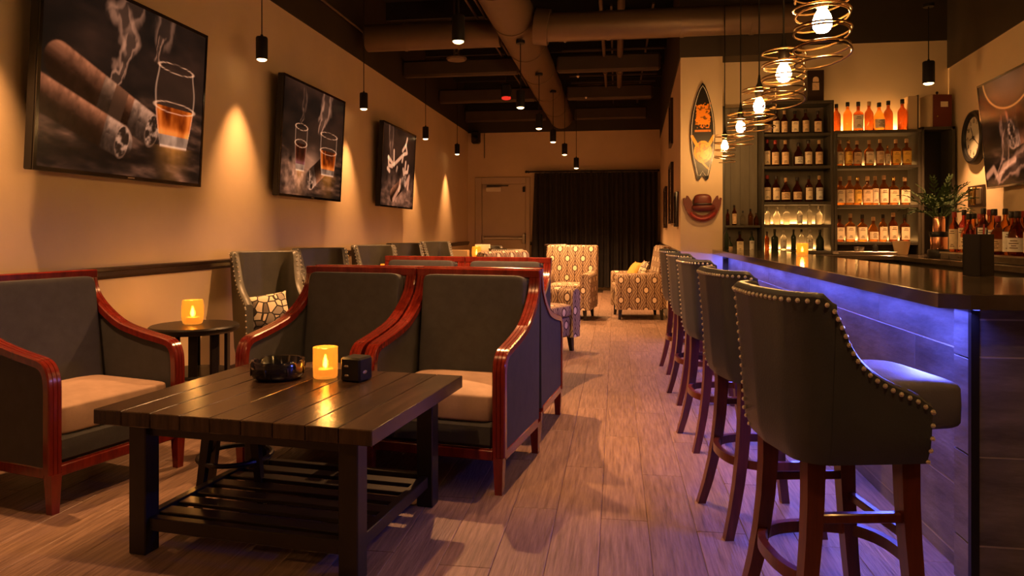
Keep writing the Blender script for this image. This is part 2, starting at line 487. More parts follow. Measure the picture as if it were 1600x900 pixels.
for x, nm in ((-.16, 'slim'), (.06, 'thicker')):
    t = thing('sprinkler_pipe', '%s brown sprinkler pipe running along the ceiling right of the main duct' % nm, 'pipe')
    r = .022 if nm == 'slim' else .042
    MB().tube([(x, -2.0, 3.66), (x, 12.6, 3.66)], r, 12).build('pipe_run', M['pipe'], t)
    for y in (3.5, 6.5, 9.0, 11.2):
        MB().tube([(x, y - .04, 3.66), (x, y + .04, 3.66)], r + .012, 12).build('coupling', M['pipe'], t)
        MB().tube([(x, y, 3.66), (x, y, 4.06)], .006, 6).build('hanger_rod', M['pipe'], t)
for k, (y, xe) in enumerate(((8.6, -.6), (10.6, -.55), (12.3, -.5))):
    t = thing('sprinkler_branch', ['near', 'middle', 'far'][k] + ' sprinkler branch pipe with head between duct and pipe run', 'pipe')
    MB().tube([(.05, y, 3.62), (xe, y, 3.62), (xe, y, 3.50)], .018, 8).build('pipe_run', M['pipe'], t)
    MB().lathe([(.012, 0), (.03, -.012), (.03, -.018), (.01, -.04)], 10, (xe, y, 3.50)).build('sprinkler_head', M['steel'], t)
t = thing('conduit', 'thin dark conduit pair slanting along the ceiling beside the main duct', 'pipe')
for x in (-1.52, -1.62):
    MB().tube([(x, -1, 3.72), (x, 13.8, 3.72)], .014, 8).build('conduit_run', M['pipe'], t)
t = thing('conduit', 'thin conduit along the dark band above the left wall, turning out at a box', 'pipe')
MB().tube([(-3.04, -1, 3.62), (-3.04, 8.9, 3.62), (-3.0, 8.95, 3.60), (-2.2, 8.95, 3.60)], .014, 8).build('conduit_run', M['pipe'], t)
# smoke detector disc on a bracket, projector-like device with red light, loudspeaker
t = thing('ceiling_fixture', 'pale flat disc hanging on a small bracket from the ceiling', 'detector', (-1.92, 8.55, 3.30))
MB().lathe([(.02, .02), (.12, .015), (.125, .0), (.11, -.02), (.02, -.022)], 28).build('disc', M['pipe'], t)
MB().box(-.035, -.02, -.02, .02, .0, .85).box(.02, .035, -.02, .02, .0, .85).box(-.035, .035, -.02, .02, .06, .075).build('bracket', M['pipe'], t)
t = thing('ceiling_camera', 'small dark device with a red glow hanging from a ceiling rod', 'camera', (-1.62, 10.6, 3.20))
MB().box(-.07, .07, -.06, .06, .0, .20, .02).build('housing', M['black'], t)
MB().super((0, 0, -.01), (.07, .055, .03), .8, 16, 8).build('glow_lens', M['redled'], t)
MB().tube([(0, 0, .2), (0, 0, .98)], .012, 8).build('rod', M['black'], t)
t = thing('loudspeaker', 'small black loudspeaker mounted high on the end wall near the left corner', 'speaker', (-2.90, FARY - .12, 3.16))
MB().box(-.09, .09, -.09, .07, -.13, .13, .03).build('cabinet', M['black'], t)
MB().lathe([(.06, 0), (.055, -.02), (.02, -.03)], 18).xf(Matrix.Translation((0, -.09, -.02)) @ Matrix.Rotation(-PI / 2, 4, 'X')).build('cone', M['blackgloss'], t)
MB().box(-.02, .02, .06, .118, -.03, .03).build('bracket', M['black'], t)
MB().tube([(.16, .11, .1), (.16, .11, -.42)], .008, 6).build('cable', M['pipe'], t)

# ================================================================== LAMPS
def spot_pendant(label, x, y, zb, ztop, power, group, size=72, blend=.55, sc=1.0, tilt=None):
    t = thing('pendant_spotlight', label, 'pendant lamp', (x, y, zb), 0, group)
    r = .047 * sc; h = .185 * sc
    MB().lathe([(r * .86, .02), (r * .9, 0), (r, 0), (r, h - .01), (r * .9, h), (.012, h), (.010, h + .02)], 24, cap=False).build('housing', M['black'], t)
    MB().lathe([(r * .84, .006), (r * .80, -.004), (r * .55, -.012), (.001, -.016)], 24, cap=False).build('lens', M['lens'], t)
    MB().tube([(0, 0, h + .01), (0, 0, ztop - zb)], .005, 6).build('cord', M['black'], t)
    MB().lathe([(.05, ztop - zb - .03), (.05, ztop - zb)], 16).build('canopy', M['black'], t)
    l = light('spot_light', 'SPOT', (0, 0, -.025), power, WARM, t, spot_size=math.radians(size), spot_blend=blend, shadow_soft_size=.03)
    if tilt: l.rotation_euler = tilt
    return t
G1 = 'black cylinder pendants along the left wall'
for k, (y, nm) in enumerate(((5.54, 'nearest, between the first and second screens'), (7.95, 'second, between the second and third screens'), (10.67, 'third, just past the last screen'), (12.88, 'farthest, close to the end wall'))):
    spot_pendant('black cylinder pendant washing the left wall: ' + nm, -2.88, y, 2.61, 4.30, WALL_SPOT, G1, 66, 1.0)
for y in (3.0, .5):
    spot_pendant('black cylinder pendant washing the left wall beside the viewer' if y > 2 else 'black cylinder pendant added unseen behind the viewer for light on the left wall', -2.88, y, 2.61, 4.3, WALL_SPOT, G1, 66, 1.0)  # the one behind the viewer is added for extra light
G2 = 'black cylinder pendants over the seating'
for k, (x, y, z, nm) in enumerate(((-1.11, 5.0, 2.55, 'largest in view, hanging before the main duct'), (-1.03, 7.77, 2.55, 'second along the main duct'), (-1.0, 9.4, 2.55, 'third along the main duct'), (-.94, 10.85, 2.55, 'fourth, over the rear armchairs'), (-.86, 12.2, 2.50, 'fifth, in front of the curtain'), (-.70, 12.9, 2.33, 'lowest and farthest, in front of the curtain'))):
    spot_pendant('black cylinder pendant over the seating: ' + nm, x, y, z, 3.28 if x < -.95 else (3.33 if x < -.9 else 4.30), AISLE_SPOT * (1.0, .75, 1.0, .9, .8, .8)[k], G2, 126, .8)
spot_pendant('black cylinder pendant over the seating: added out of view above the low table for light', -1.1, 2.4, 2.75, 3.28, AISLE_SPOT * .30, G2, 120, .8)  # unseen lamp, added to light the near seating
spot_pendant('black cylinder pendant over the seating: added behind the viewer to light the foreground', -1.1, -.2, 2.75, 3.28, AISLE_SPOT * .30, G2, 120, .8)  # another added lamp, gives light from behind the camera
spot_pendant('black cylinder pendant added out of view to light the aisle floor', -.32, 4.15, 2.95, 4.3, AISLE_SPOT * .8, G2, 56, .9)  # added above the view for the pool of light on the aisle floor
spot_pendant('black cylinder pendant hanging over the right end of the bottle shelves', 3.0, 7.45, 2.63, 3.4, AISLE_SPOT * .55, None, 84, .6, 1.15)

def cage_pendant(label, x, y, z, seed):
    rnd = random.Random(seed)
    t = thing('cage_pendant', label, 'pendant lamp', (x, y, z), 0, 'wire spiral cage pendants over the bar')
    MB().tube([(0, 0, .15), (0, 0, 4.3 - z)], .0045, 6).build('cord', M['black'], t)
    MB().lathe([(.006, .20), (.012, .15), (.026, .12), (.028, .075), (.022, .055)], 16).build('socket', M['black'], t)
    MB().lathe([(.012, .062), (.016, .05), (.030, .025), (.036, 0), (.033, -.02), (.022, -.036), (.004, -.042)], 20).build('bulb', M['bulb'], t)
    pts = []; turns = 7.4; n = 300; ph = rnd.random() * 6
    for i in range(n):
        s = i / (n - 1); a = s * turns * 2 * PI + ph
        zz = .095 - s * .250 + .010 * math.sin(a + ph) + .012 * math.sin(a * .53 + seed)
        r = .100 + .004 * math.sin(a * .37 + seed)
        pts.append((r * math.cos(a), r * math.sin(a), zz))
    MB().tube(pts, .0040, 6).build('spiral_cage', M['cagewire'], t)
    MB().tube([(.101 * math.cos(a), .101 * math.sin(a), .104) for a in np.linspace(0, 2 * PI, 41)[:-1]], .0035, 6, closed=True).build('top_ring', M['cagewire'], t)
    sp = MB()
    for k in range(3):
        a = k * 2 * PI / 3 + ph
        sp.tube([(.02 * math.cos(a), .02 * math.sin(a), .115), (.101 * math.cos(a), .101 * math.sin(a), .104)], .003, 6)
    sp.build('spokes', M['cagewire'], t)
M['cagewire'] = pm('bronze_wire', (.30, .19, .09), .3, metal=1.0)
for k, (x, y, z, nm) in enumerate(((.78, 2.875, 1.996, 'first and largest, nearest the viewer'), (.82, 3.69, 1.975, 'second from the viewer'), (.91, 4.77, 2.0, 'third and middle of the five'), (.99, 5.94, 2.03, 'fourth from the viewer'), (1.08, 7.40, 2.05, 'fifth and smallest, next to the surfboard'), (.72, 1.35, 1.99, 'unseen, added to light the bar end'))):  # sixth lamp is added out of view to light stool and bar end
    cage_pendant('lit wire spiral cage pendant over the bar, ' + nm, x, y, z, 11 + k)

# candle holders: glass cup, wax, flame
M['candleglass'] = pm('amber_crackle_glass', (.95, .48, .09), .26, trans=.85, ior=1.12, bump=.6, bscale=140, emit=(1, .44, .06), es=.16)  # weak emission stands in for candlelight glowing through the glass
def candle(label, loc, r=.05, h=.115, kind='round'):
    t = thing('candle_holder', label, 'candle', loc, 0, 'lit amber candle holders')
    if kind == 'round':
        out = [(r * .72, 0), (r * .86, .006), (r * .98, h * .25), (r, h * .5), (r * .97, h * .8), (r * .90, h)]
    else:
        out = [(r * .9, 0), (r * .98, .005), (r, h * .3), (r, h)]
    inn = [(q - .004, max(z, .012)) for q, z in out[::-1]]
    MB().lathe(out + inn, 28, cap=True).build('glass_cup', M['candleglass'], t)
    MB().lathe([(r * .6, .013), (r * .6, h * .28), (r * .1, h * .27)], 18).build('wax', M['cream'], t)
    MB().lathe([(.001, h * .30), (r * .13, h * .36), (r * .17, h * .45), (r * .10, h * .60), (.001, h * .75)], 10).build('flame', M['flame'], t)
    light('candle_light', 'POINT', (0, 0, h + .02), 1.4, (1, .45, .10), t, shadow_soft_size=.015)
    return t
candle('lit amber glass candle holder on the dark coffee table, between ashtray and cube', (-1.275, 3.03, .551), .054, .135, 'straight')
candle('lit round amber candle holder on the round side table by the wall', (-2.70, 4.28, .601), .068, .155)
candle('lit frosted amber candle cup standing on the bar top', (1.50, 6.10, 1.001), .045, .10, 'straight')

# ================================================================== SCREENS
rng = np.random.default_rng(3)
def vnoise(u, v, sx, sy, oct=4, seed=0):
    r = np.random.default_rng(seed); out = np.zeros_like(u); amp = 1; tot = 0
    for o in range(oct):
        g = r.random((64, 64)); a = (u * sx * 2 ** o) % 63; b = (v * sy * 2 ** o) % 63
        i = a.astype(int); j = b.astype(int); fa = a - i; fb = b - j
        fa = fa * fa * (3 - 2 * fa); fb = fb * fb * (3 - 2 * fb)
        out += amp * ((g[i, j] * (1 - fa) + g[i + 1, j] * fa) * (1 - fb) + (g[i, j + 1] * (1 - fa) + g[i + 1, j + 1] * fa) * fb)
        tot += amp; amp *= .5
    return out / tot
def ss(a, b, x):
    t = np.clip((x - a) / (b - a), 0, 1); return t * t * (3 - 2 * t)
def seg(u, v, a, b):
    ax, ay = a; bx, by = b; dx, dy = bx - ax, by - ay; l2 = dx * dx + dy * dy
    t = np.clip(((u - ax) * dx + (v - ay) * dy) / l2, 0, 1)
    px, py = u - ax - t * dx, v - ay - t * dy
    side = (px * -dy + py * dx) / math.sqrt(l2)
    return np.hypot(px, py), t, side
class Art:
    def __init__(s, w, h, nu=230, nv=170, seed=1):
        s.w, s.h = w, h
        s.u, s.v = np.meshgrid(np.linspace(0, w, nu), np.linspace(0, h, nv), indexing='ij')
        s.c = np.zeros(s.u.shape + (3,)); s.seed = seed; s.grade = (1.0, .66, .46)
    def over(s, mask, col):
        col = np.asarray(col, float)
        s.c = s.c * (1 - mask[..., None]) + (col if col.ndim == 3 else col[None, None]) * mask[..., None]
    def add(s, mask, col): s.c = s.c + mask[..., None] * np.asarray(col, float)
    def stroke(s, pts, r, col, soft=.012, k=1.0):
        d = np.full(s.u.shape, 9.0)
        for a, b in zip(pts[:-1], pts[1:]): d = np.minimum(d, seg(s.u, s.v, a, b)[0])
        s.add(k * (1 - ss(r, r + soft, d)), col)
    def cigar(s, a, b, r, ash, band=None):
        d, t, sd = seg(s.u, s.v, a, b); m = 1 - ss(r - .008, r + .004, d)
        shade = np.clip(.06 + .75 * np.clip(.30 + .8 * sd / r, 0, 1) ** 2, 0, 1)
        n = vnoise(t * 3, sd * 4, 9, 6, 4, s.seed + 4)
        col = np.stack([.52 * shade ** 1.2, .235 * shade ** 1.2, .135 * shade ** 1.2], -1) * (.35 + 1.2 * n[..., None])
        s.over(m, col)
        if band:
            bm = m * (ss(band[0], band[0] + .01, t) - ss(band[1], band[1] + .01, t))
            s.over(bm * .9, np.stack([.55 * shade, .36 * shade, .26 * shade], -1) * (.4 + n[..., None]))
            bm2 = m * (ss(band[1], band[1] + .01, t) - ss(band[1] + .14, band[1] + .15, t))
            s.over(bm2 * .85, np.stack([.05 + .10 * shade, .03 + .05 * shade, .02 + .03 * shade], -1))
        am = m * ss(ash - .01, ash + .01, t)
        s.over(am * .9, np.stack([1.1 * shade, .76 * shade, .60 * shade], -1) * (.15 + 1.5 * n[..., None] ** 1.5))
        dx, dy = b[0] - a[0], b[1] - a[1]; l = math.hypot(dx, dy); dx, dy = dx / l, dy / l
        eu, ev = s.u - b[0] - dx * r * .1, s.v - b[1] - dy * r * .1
        e = np.hypot((eu * dx + ev * dy) / (.55 * r), (-eu * dy + ev * dx) / (.98 * r))
        n2 = vnoise(s.u, s.v, 30, 30, 3, s.seed + 9)
        em = 1 - ss(.93, 1.0, e)
        s.over(em, np.stack([.03 + .55 * ss(.45, .8, n2), .02 + .38 * ss(.45, .8, n2), .015 + .30 * ss(.45, .8, n2)], -1))
        s.add((1 - ss(.02, .10, np.abs(e - 1.0))) * .25, (.45, .28, .20))
    def glass(s, cx, y0, y1, w0, w1, wm, liq, col=(.75, .24, .02), k=1.0):
        t = np.clip((s.v - y0) / (y1 - y0), 0, 1)
        hw = (w0 + (wm - w0) * np.sin(np.clip(t * 1.25, 0, 1) * PI / 2)) * (1 - ss(.55, 1.0, t)) + ss(.55, 1.0, t) * (wm + (w1 - wm) * ss(.5, 1., t))
        x = (s.u - cx) / hw; ins = (s.v > y0) & (s.v < y1)
        m = (np.abs(x) < 1) & ins
        s.over(m * .35, (.06, .035, .025))
        lm = m & (t > .13) & (t < liq)
        n = vnoise(s.u, s.v, 14, 7, 3, s.seed + 2)
        g = .45 * np.clip((n - .35) * 2.6, 0, 1) + .35 * np.exp(-((np.abs(x) - .82) / .12) ** 2) + .55 * np.exp(-((t - .17) / .06) ** 2)
        lc = np.stack([col[0] * (.10 + 1.5 * g), col[1] * (.05 + 1.6 * g ** 1.3), col[2] * (.05 + 4.0 * g ** 2)], -1)
        s.over(lm * .95, lc)
        s.add(ins * (1 - ss(.0, .06, np.abs(np.abs(x) - .97))) * .6 * k, (.62, .44, .34))
        for yy, ww, kk, hh in ((y1, w1, .9, .028), (y0 + (y1 - y0) * liq, wm * .98, .9, .034)):
            e = np.hypot((s.u - cx) / ww, (s.v - yy) / hh)
            s.add((1 - ss(.0, .13, np.abs(e - 1))) * kk * k, (.75, .50, .36))
        bm = m & (t < .14)
        s.over(bm * .9, np.stack([.10 + .75 * n ** 2, .07 + .6 * n ** 2, .06 + .5 * n ** 2], -1))
        s.add((1 - ss(0, .012, np.abs(s.v - y0))) * (np.abs(x) < 1) * .8, (.8, .6, .5))
        # golden reflection below on the pictured table
        rm = np.exp(-((s.u - cx) / (w0 * .9)) ** 2) * (s.v < y0) * np.exp((s.v - y0) / .10) * (.5 + n)
        s.add(rm * .8, (.55, .26, .05))
    def back(s, base, hor, seed):
        n = vnoise(s.u, s.v, 3, 6, 5, seed); n2 = vnoise(s.u + s.v * .8, s.v, 6, 22, 4, seed + 1)
        up = ss(hor - .1, hor + .15, s.v)
        wood = np.stack([.50 * n2 ** 4, .27 * n2 ** 4, .18 * n2 ** 4], -1) * 1.2
        bgc = np.stack([.075 * n ** 2, .038 * n ** 2, .026 * n ** 2], -1)
        s.c = wood * (1 - up[..., None]) + bgc * up[..., None] + .008
        s.c *= (1 - .45 * np.clip(np.abs(s.u / s.w - .55) * 1.6, 0, 1) ** 2)[..., None]
    def plume(s, pts, r0, r1, k, seed):
        n = vnoise(s.u, s.v, 9, 5, 4, seed) - .5; n3 = vnoise(s.u + 3, s.v, 9, 5, 4, seed + 5) - .5
        u0, v0 = s.u, s.v
        s.u = u0 + n * .16; s.v = v0 + n3 * .10
        for q in range(len(pts) - 1):
            f = q / max(1, len(pts) - 2); d, t, sd = seg(s.u, s.v, pts[q], pts[q + 1]); r = r0 + (r1 - r0) * f
            edge = (1 - ss(r * .12, r * .35, np.abs(np.abs(sd) - r * .8)))
            s.add(k * (1 - ss(r * .6, r * 1.2, d)) * (.10 + .80 * edge) * (1 - .45 * f), (.52, .32, .24))
        s.u, s.v = u0, v0
def screen_tv(label, y0, y1, art, wall='left'):
    W, H = y1 - y0, 1.10; TL = math.radians(3.0)
    t = thing('wall_screen', label, 'screen', (LW, (y0 + y1) / 2, 1.52), 0, 'large black-framed screens tilted forward on the left wall')
    inner = empty('tilt_frame', (.105, 0, 0)); inner.parent = t
    Mx = Matrix.Translation((.105, 0, 0)) @ Matrix.Rotation(TL, 4, 'Y')
    bpy.data.objects.remove(inner)
    c = MB(); c.box(-.055, 0, -W / 2, W / 2, 0, H, .006).xf(Mx); c.build('casing', M['black'], t)
    b = .022
    f = MB(); f.box(0, .006, -W / 2, W / 2, 0, b).box(0, .006, -W / 2, W / 2, H - b, H).box(0, .006, -W / 2, -W / 2 + b, b, H - b).box(0, .006, W / 2 - b, W / 2, b, H - b).xf(Mx)
    f.build('bezel', M['blackgloss'], t, smooth=False)
    w = MB(); w.box(.001, .07, -.3, .3, .3, .75); w.build('wall_bracket', M['black'], t, smooth=False)
    lg = MB(); lg.box(.006, .009, -.03, .03, .008, .014).xf(Mx); lg.build('maker_badge', M['steel'], t, smooth=False)
    art_panel('picture', art, t, lambda a, h: tuple(Mx @ Vector((.002, -W / 2 + b + a * (W - 2 * b), b + h * (H - 2 * b)))), M['screen'])
    return t
def art_panel(name, art, parent, place, mat):
    nu, nv = art.u.shape
    P = [[place(i / (nu - 1), j / (nv - 1)) for j in range(nv)] for i in range(nu)]
    mb = MB(); mb.grid(P)
    me = bpy.data.meshes.new(name); me.from_pydata(mb.v, [], mb.f)
    ca = me.color_attributes.new('Col', 'FLOAT_COLOR', 'POINT')
    c = np.ones((nu * nv, 4)); c[:, :3] = np.clip(art.c * np.array(art.grade), 0, 1).reshape(-1, 3)
    ca.data.foreach_set('color', c.astype(np.float32).ravel())
    me.materials.append(mat)
    o = bpy.data.objects.new(name, me); COL.objects.link(o); o.parent = parent
    return o
A = Art(1.36, 1.0, seed=1); A.back((.05, .03, .02), .40, 5)
A.plume([(.50, .50), (.56, .62), (.60, .76), (.56, .90), (.66, 1.0)], .030, .10, .75, 31)
A.plume([(.87, .74), (.90, .86), (.93, .98)], .03, .09, .6, 41)
A.over(np.exp(-(((A.u - .45) / .5) ** 2 + ((A.v - .12) / .10) ** 2)) * .85, (.008, .005, .004))
A.cigar((.12, .545), (.84, .295), .105, .74, (.40, .52))
A.cigar((-.12, .40), (.585, .195), .098, .80)
A.glass(1.065, .215, .715, .135, .175, .205, .50)
screen_tv('large black-framed screen showing two cigars and a whiskey glass, nearest on the left wall', 3.32, 4.84, A)
A = Art(1.36, 1.0, seed=2); A.back((.05, .03, .02), .38, 15)
A.plume([(.82, .63), (.84, .74), (.90, .86), (.95, 1.0)], .05, .13, .9, 51)
A.plume([(.35, .66), (.40, .80), (.42, .95)], .02, .05, .35, 61)
A.add(np.exp(-(((A.u - .30) / .22) ** 2 + ((A.v - .17) / .13) ** 2)) * vnoise(A.u, A.v, 16, 16, 3, 8) ** 2 * 1.6, (.8, .48, .34))
A.add(np.exp(-(((A.u - .62) / .16) ** 2 + ((A.v - .30) / .10) ** 2)) * .5, (.8, .48, .34))
A.cigar((.95, .33), (.62, .16), .10, .70)
A.glass(.38, .225, .615, .085, .125, .125, .62, (.16, .06, .03), 1.2)
A.glass(1.01, .225, .615, .15, .20, .20, .60)
screen_tv('large black-framed screen showing a tall glass and a whiskey tumbler, second on the left wall', 6.05, 7.52, A)
A = Art(1.36, 1.0, seed=3); A.back((.05, .03, .02), .20, 25)
A.add(np.exp(-(((A.u - .75) / .5) ** 2 + ((A.v - .15) / .22) ** 2)) * vnoise(A.u, A.v, 10, 14, 4, 18) ** 2 * 1.2, (.75, .42, .30))
A.plume([(.35, .62), (.33, .80), (.30, 1.0)], .05, .09, .7, 71)
for pts in ([(.235, .60), (.26, .50), (.40, .50)], [(.23, .60), (.46, .52), (.44, .70)], [(.47, .53), (.84, .69), (.80, .60)], [(.80, .74), (.93, .83), (.98, .92)], [(.93, .83), (1.0, .73), (.86, .70)], [(.96, .60), (.93, .46), (1.06, .48), (1.08, .56)], [(.22, .46), (.30, .43)], [(.86, .50), (.90, .42)], [(.60, .50), (.58, .46)]):
    A.stroke(pts, .014, (.95, .62, .45), .02)
A.cigar((.45, .14), (.95, .34), .09, .70)
A.over(np.exp(-(((A.u - .66) / .20) ** 2 + ((A.v - .40) / .14) ** 2)) * .8, (.01, .006, .005))
for pts in ([(1.0, .30), (1.14, .42), (1.1, .26)], [(.72, .22), (.76, .34)], [(.50, .08), (.76, .26)]):
    A.stroke(pts, .016, (.8, .45, .32), .03, .8)
screen_tv('large black-framed screen showing a smoking bundle, third and farthest on the left wall', 8.83, 10.34, A)

# ================================================================== SEATING
def resample(pts, n):
    P = [Vector(p) for p in pts]; d = [0]
    for a, b in zip(P[:-1], P[1:]): d.append(d[-1] + (b - a).length)
    out = []; j = 0
    for i in range(n):
        s = d[-1] * i / (n - 1)
        while j < len(P) - 2 and d[j + 1] < s: j += 1
        t = (s - d[j]) / max(1e-9, d[j + 1] - d[j]); out.append(P[j].lerp(P[j + 1], min(1, t)))
    return out
def catmull(pts, k=6):
    P = [Vector(p) for p in pts]; P = [P[0] * 2 - P[1]] + P + [P[-1] * 2 - P[-2]]; out = []
    for i in range(1, len(P) - 2):
        for j in range(k):
            t = j / k; a, b, c, d = P[i - 1:i + 3]
            out.append(.5 * ((2 * b) + (-a + c) * t + (2 * a - 5 * b + 4 * c - d) * t * t + (-a + 3 * b - 3 * c + d) * t ** 3))
    out.append(P[-2]); return out

def club_chair():
    t = empty('club_chair')
    prof = [(.310, .985), (.296, .915), (.258, .843), (.170, .768), (.055, .705), (-.10, .666), (-.22, .645), (-.285, .630), (-.318, .595), (-.330, .53), (-.330, .40), (-.330, .17)]
    path = [(p.x, p.y) for p in catmull([(y, z, 0) for y, z in prof], 4)]
    w, h = .031, .017
    sec = [(-w, -h), (w, -h), (w, h - .005), (w - .005, h), (.0115, h), (.0095, h - .004), (.0075, h), (-.0075, h), (-.0095, h - .004), (-.0115, h), (-w + .005, h), (-w, h - .005)]
    for sx in (-1, 1):
        rows = []
        for i, (y, z) in enumerate(path):
            a = path[max(0, i - 1)]; b = path[min(len(path) - 1, i + 1)]
            ty, tz = b[0] - a[0], b[1] - a[1]; l = math.hypot(ty, tz); ty, tz = ty / l, tz / l
            ny, nz = tz, -ty
            if nz < 0 and i < 30: ny, nz = -ny, -nz
            ny, nz = (-abs(tz), abs(ty)) if True else (ny, nz)
            rows.append([(sx * .328 + q[0], y + ny * q[1], z + nz * q[1]) for q in sec + sec[:1]])
        m = MB(); m.grid(rows)
        n = len(sec) + 1
        m.f.append(tuple(range(n - 1))[::-1]); o = (len(rows) - 1) * n; m.f.append(tuple(o + i for i in range(n - 1)))
        m.build('arm_frame', M['cherry'], t, ang=30)
        poly = [(y + .012, z - .012) for y, z in path if z > .2] + [(-.305, .19), (.30, .19)]
        poly = poly[1:]
        MB().prism(poly, 'x', sx * .328 - .022, sx * .328 + .022).build('arm_panel', M['fabric'], t, ang=25)
        for (fy, nm, s) in ((-.330, 'leg', 1), (.295, 'leg', 1)):
            l = MB(); vs = []
            for z, q in ((.17, .024), (0, .017)):
                dy = -.02 * (z == 0) if fy > 0 else 0
                vs += [(sx * .328 - q, fy - q - dy, z), (sx * .328 + q, fy - q - dy, z), (sx * .328 + q, fy + q - dy, z), (sx * .328 - q, fy + q - dy, z)]
            l.add(vs, [(0, 1, 2, 3), (4, 7, 6, 5), (0, 4, 5, 1), (1, 5, 6, 2), (2, 6, 7, 3), (3, 7, 4, 0)]).build('leg', M['cherry'], t, smooth=False)
        MB().box(sx * .328 - .026, sx * .328 + .026, -.312, .27, .15, .197, .004).build('side_rail', M['cherry'], t)
    MB().box(-.36, .36, .285, .332, .945, .992, .006).build('top_rail', M['cherry'], t)
    MB().box(-.30, .30, -.340, -.305, .15, .197, .004).build('front_rail', M['cherry'], t)
    MB().box(-.30, .30, .275, .325, .15, .945, .012).build('outer_back', M['fabric'], t)
    m = MB(); m.super((0, 0, 0), (.292, .055, .305), .12, 32, 18)
    m.xf(Matrix.Translation((0, .232, .655)) @ Matrix.Rotation(math.radians(-7), 4, 'X')).build('back_cushion', M['fabric'], t, ang=60)
    m = MB(); m.super((0, -.045, .378), (.292, .272, .064), .15, 36, 18, crown=.038).build('seat_cushion', M['seatcloth'], t, ang=60)
    MB().box(-.300, .300, -.320, .27, .195, .318, .02).build('seat_base', M['fabric'], t)
    return t
club0 = club_chair()
G = 'dark upholstered armchairs with cherry wood frames'
spots = [(-2.605, 3.13, 76, 'dark cherry-framed armchair at the left edge, its back to the wall'),
         (-.80, 3.60, -8.5, 'dark cherry-framed armchair facing the coffee table, right of the joined pair'),
         (-1.525, 3.72, -9.5, 'dark cherry-framed armchair facing the coffee table, left of the joined pair'),
         (-.735, 4.40, 174, 'dark cherry-framed armchair turned away, right one behind the joined pair'),
         (-1.45, 4.50, 174, 'dark cherry-framed armchair turned away, left one behind the joined pair'),
         (-.90, 5.36, -9, 'dark cherry-framed armchair of the second row, right one, near the patterned chair'),
         (-1.615, 5.48, -9, 'dark cherry-framed armchair of the second row, left one')]
for i, (x, y, a, lb) in enumerate(spots):
    o = club0 if i == 0 else copy_tree(club0)
    o.location = (x, y, 0); o.rotation_euler = (0, 0, math.radians(a)); tag(o, lb, 'armchair', G)

# barrel shell shared by the bar stools and the wing chairs (faces +x)
def barrel(hw, xb, xf, cr, zb, zt, za, x_s, drop, flare, th):
    pts = [(xf, -hw * .97, 0), (x_s, -hw, 0), (xb + cr, -hw, 0)]
    for k in range(1, 9):
        a = k / 9 * PI / 2; pts.append((xb + cr - cr * math.sin(a), -hw + cr - cr * math.cos(a), 0))
    pts += [(xb, -hw + cr, 0), (xb - .012, 0, 0)]
    pts += [(p[0], -p[1], 0) for p in pts[-2::-1]]
    P = resample(pts, 73); n = len(P)
    top = []; nor = []
    for i, p in enumerate(P):
        a = P[max(0, i - 1)]; b = P[min(n - 1, i + 1)]; d = (b - a).normalized()
        nr = Vector((d.y, -d.x, 0))
        if nr.dot(p - Vector((0, 0, 0))) < 0: nr = -nr
        nor.append(nr)
        u = (p.x - x_s) / (xf - x_s)
        if u <= 0: z = zt
        else:
            tab = [(0, 0), (.05, .16), (.12, .33), (.22, .50), (.36, .65), (.6, .79), (.9, .90), (1, 1.0)]
            for (a0, b0), (a1, b1) in zip(tab[:-1], tab[1:]):
                if a0 <= u <= a1 + 1e-6: z = zt - (zt - za) * (b0 + (b1 - b0) * (u - a0) / (a1 - a0)); break
        top.append(z)
    top = [(top[max(0, i - 1)] + top[i] + top[min(n - 1, i + 1)]) / 3 for i in range(n)]
    def outer(i, t):
        z = zb + (top[i] - zb) * t; k = (z - zb) / (zt - zb)
        tuck = -.018 * max(0, 1 - k * 8)
        return P[i] + nor[i] * (flare * k ** 1.5 + tuck) + Vector((-.02 * k ** 1.5 * 0, 0, z))
    rows = []
    for i in range(n):
        r = [outer(i, t) for t in (0, .03, .1, .3, .5, .7, .85, .95, 1)]
        tp = r[-1]; e = nor[i]
        r += [tp - e * th * .25 + Vector((0, 0, .010)), tp - e * th * .75 + Vector((0, 0, .010))]
        r += [q - e * th for q in r[8::-1]]
        r.append(r[0]); rows.append(r)
    m = MB(); m.grid(rows); k = len(rows[0])
    m.f.append(tuple(range(k - 1))); o = (n - 1) * k; m.f.append(tuple(o + i for i in range(k - 1))[::-1])
    edge = [outer(i, 1) + nor[i] * .001 + Vector((0, 0, -.010)) for i in range(n)]
    return m, edge, outer, n
def nails(edge, pitch, r, extra=()):
    m = MB()
    L_ = sum((b - a).length for a, b in zip(edge[:-1], edge[1:]))
    for p in resample(edge, max(2, int(L_ / pitch))): m.ball(p, r, 6, 4)
    for e in extra:
        L_ = sum((b - a).length for a, b in zip(e[:-1], e[1:]))
        for p in resample(e, max(2, int(L_ / pitch))): m.ball(p, r, 6, 4)
    return m
def taper_leg(parent, top, foot, a, b, mat, bend=0.0, name='leg'):
    top, foot = Vector(top), Vector(foot); rows = []
    for k in range(7):
        s = k / 6; p = top.lerp(foot, s); off = (foot - top) * 1.0; off.z = 0
        p = Vector((top.x + (foot.x - top.x) * s ** (1 + bend), top.y + (foot.y - top.y) * s ** (1 + bend), p.z))
        q = a + (b - a) * s
        rows.append([p + Vector((i * q, j * q, 0)) for i, j in ((-1, -1), (1, -1), (1, 1), (-1, 1), (-1, -1))])
    m = MB(); m.grid(rows); m.f.append((0, 1, 2, 3)); m.f.append((33, 32, 31, 30))
    return m.build(name, mat, parent, ang=25)
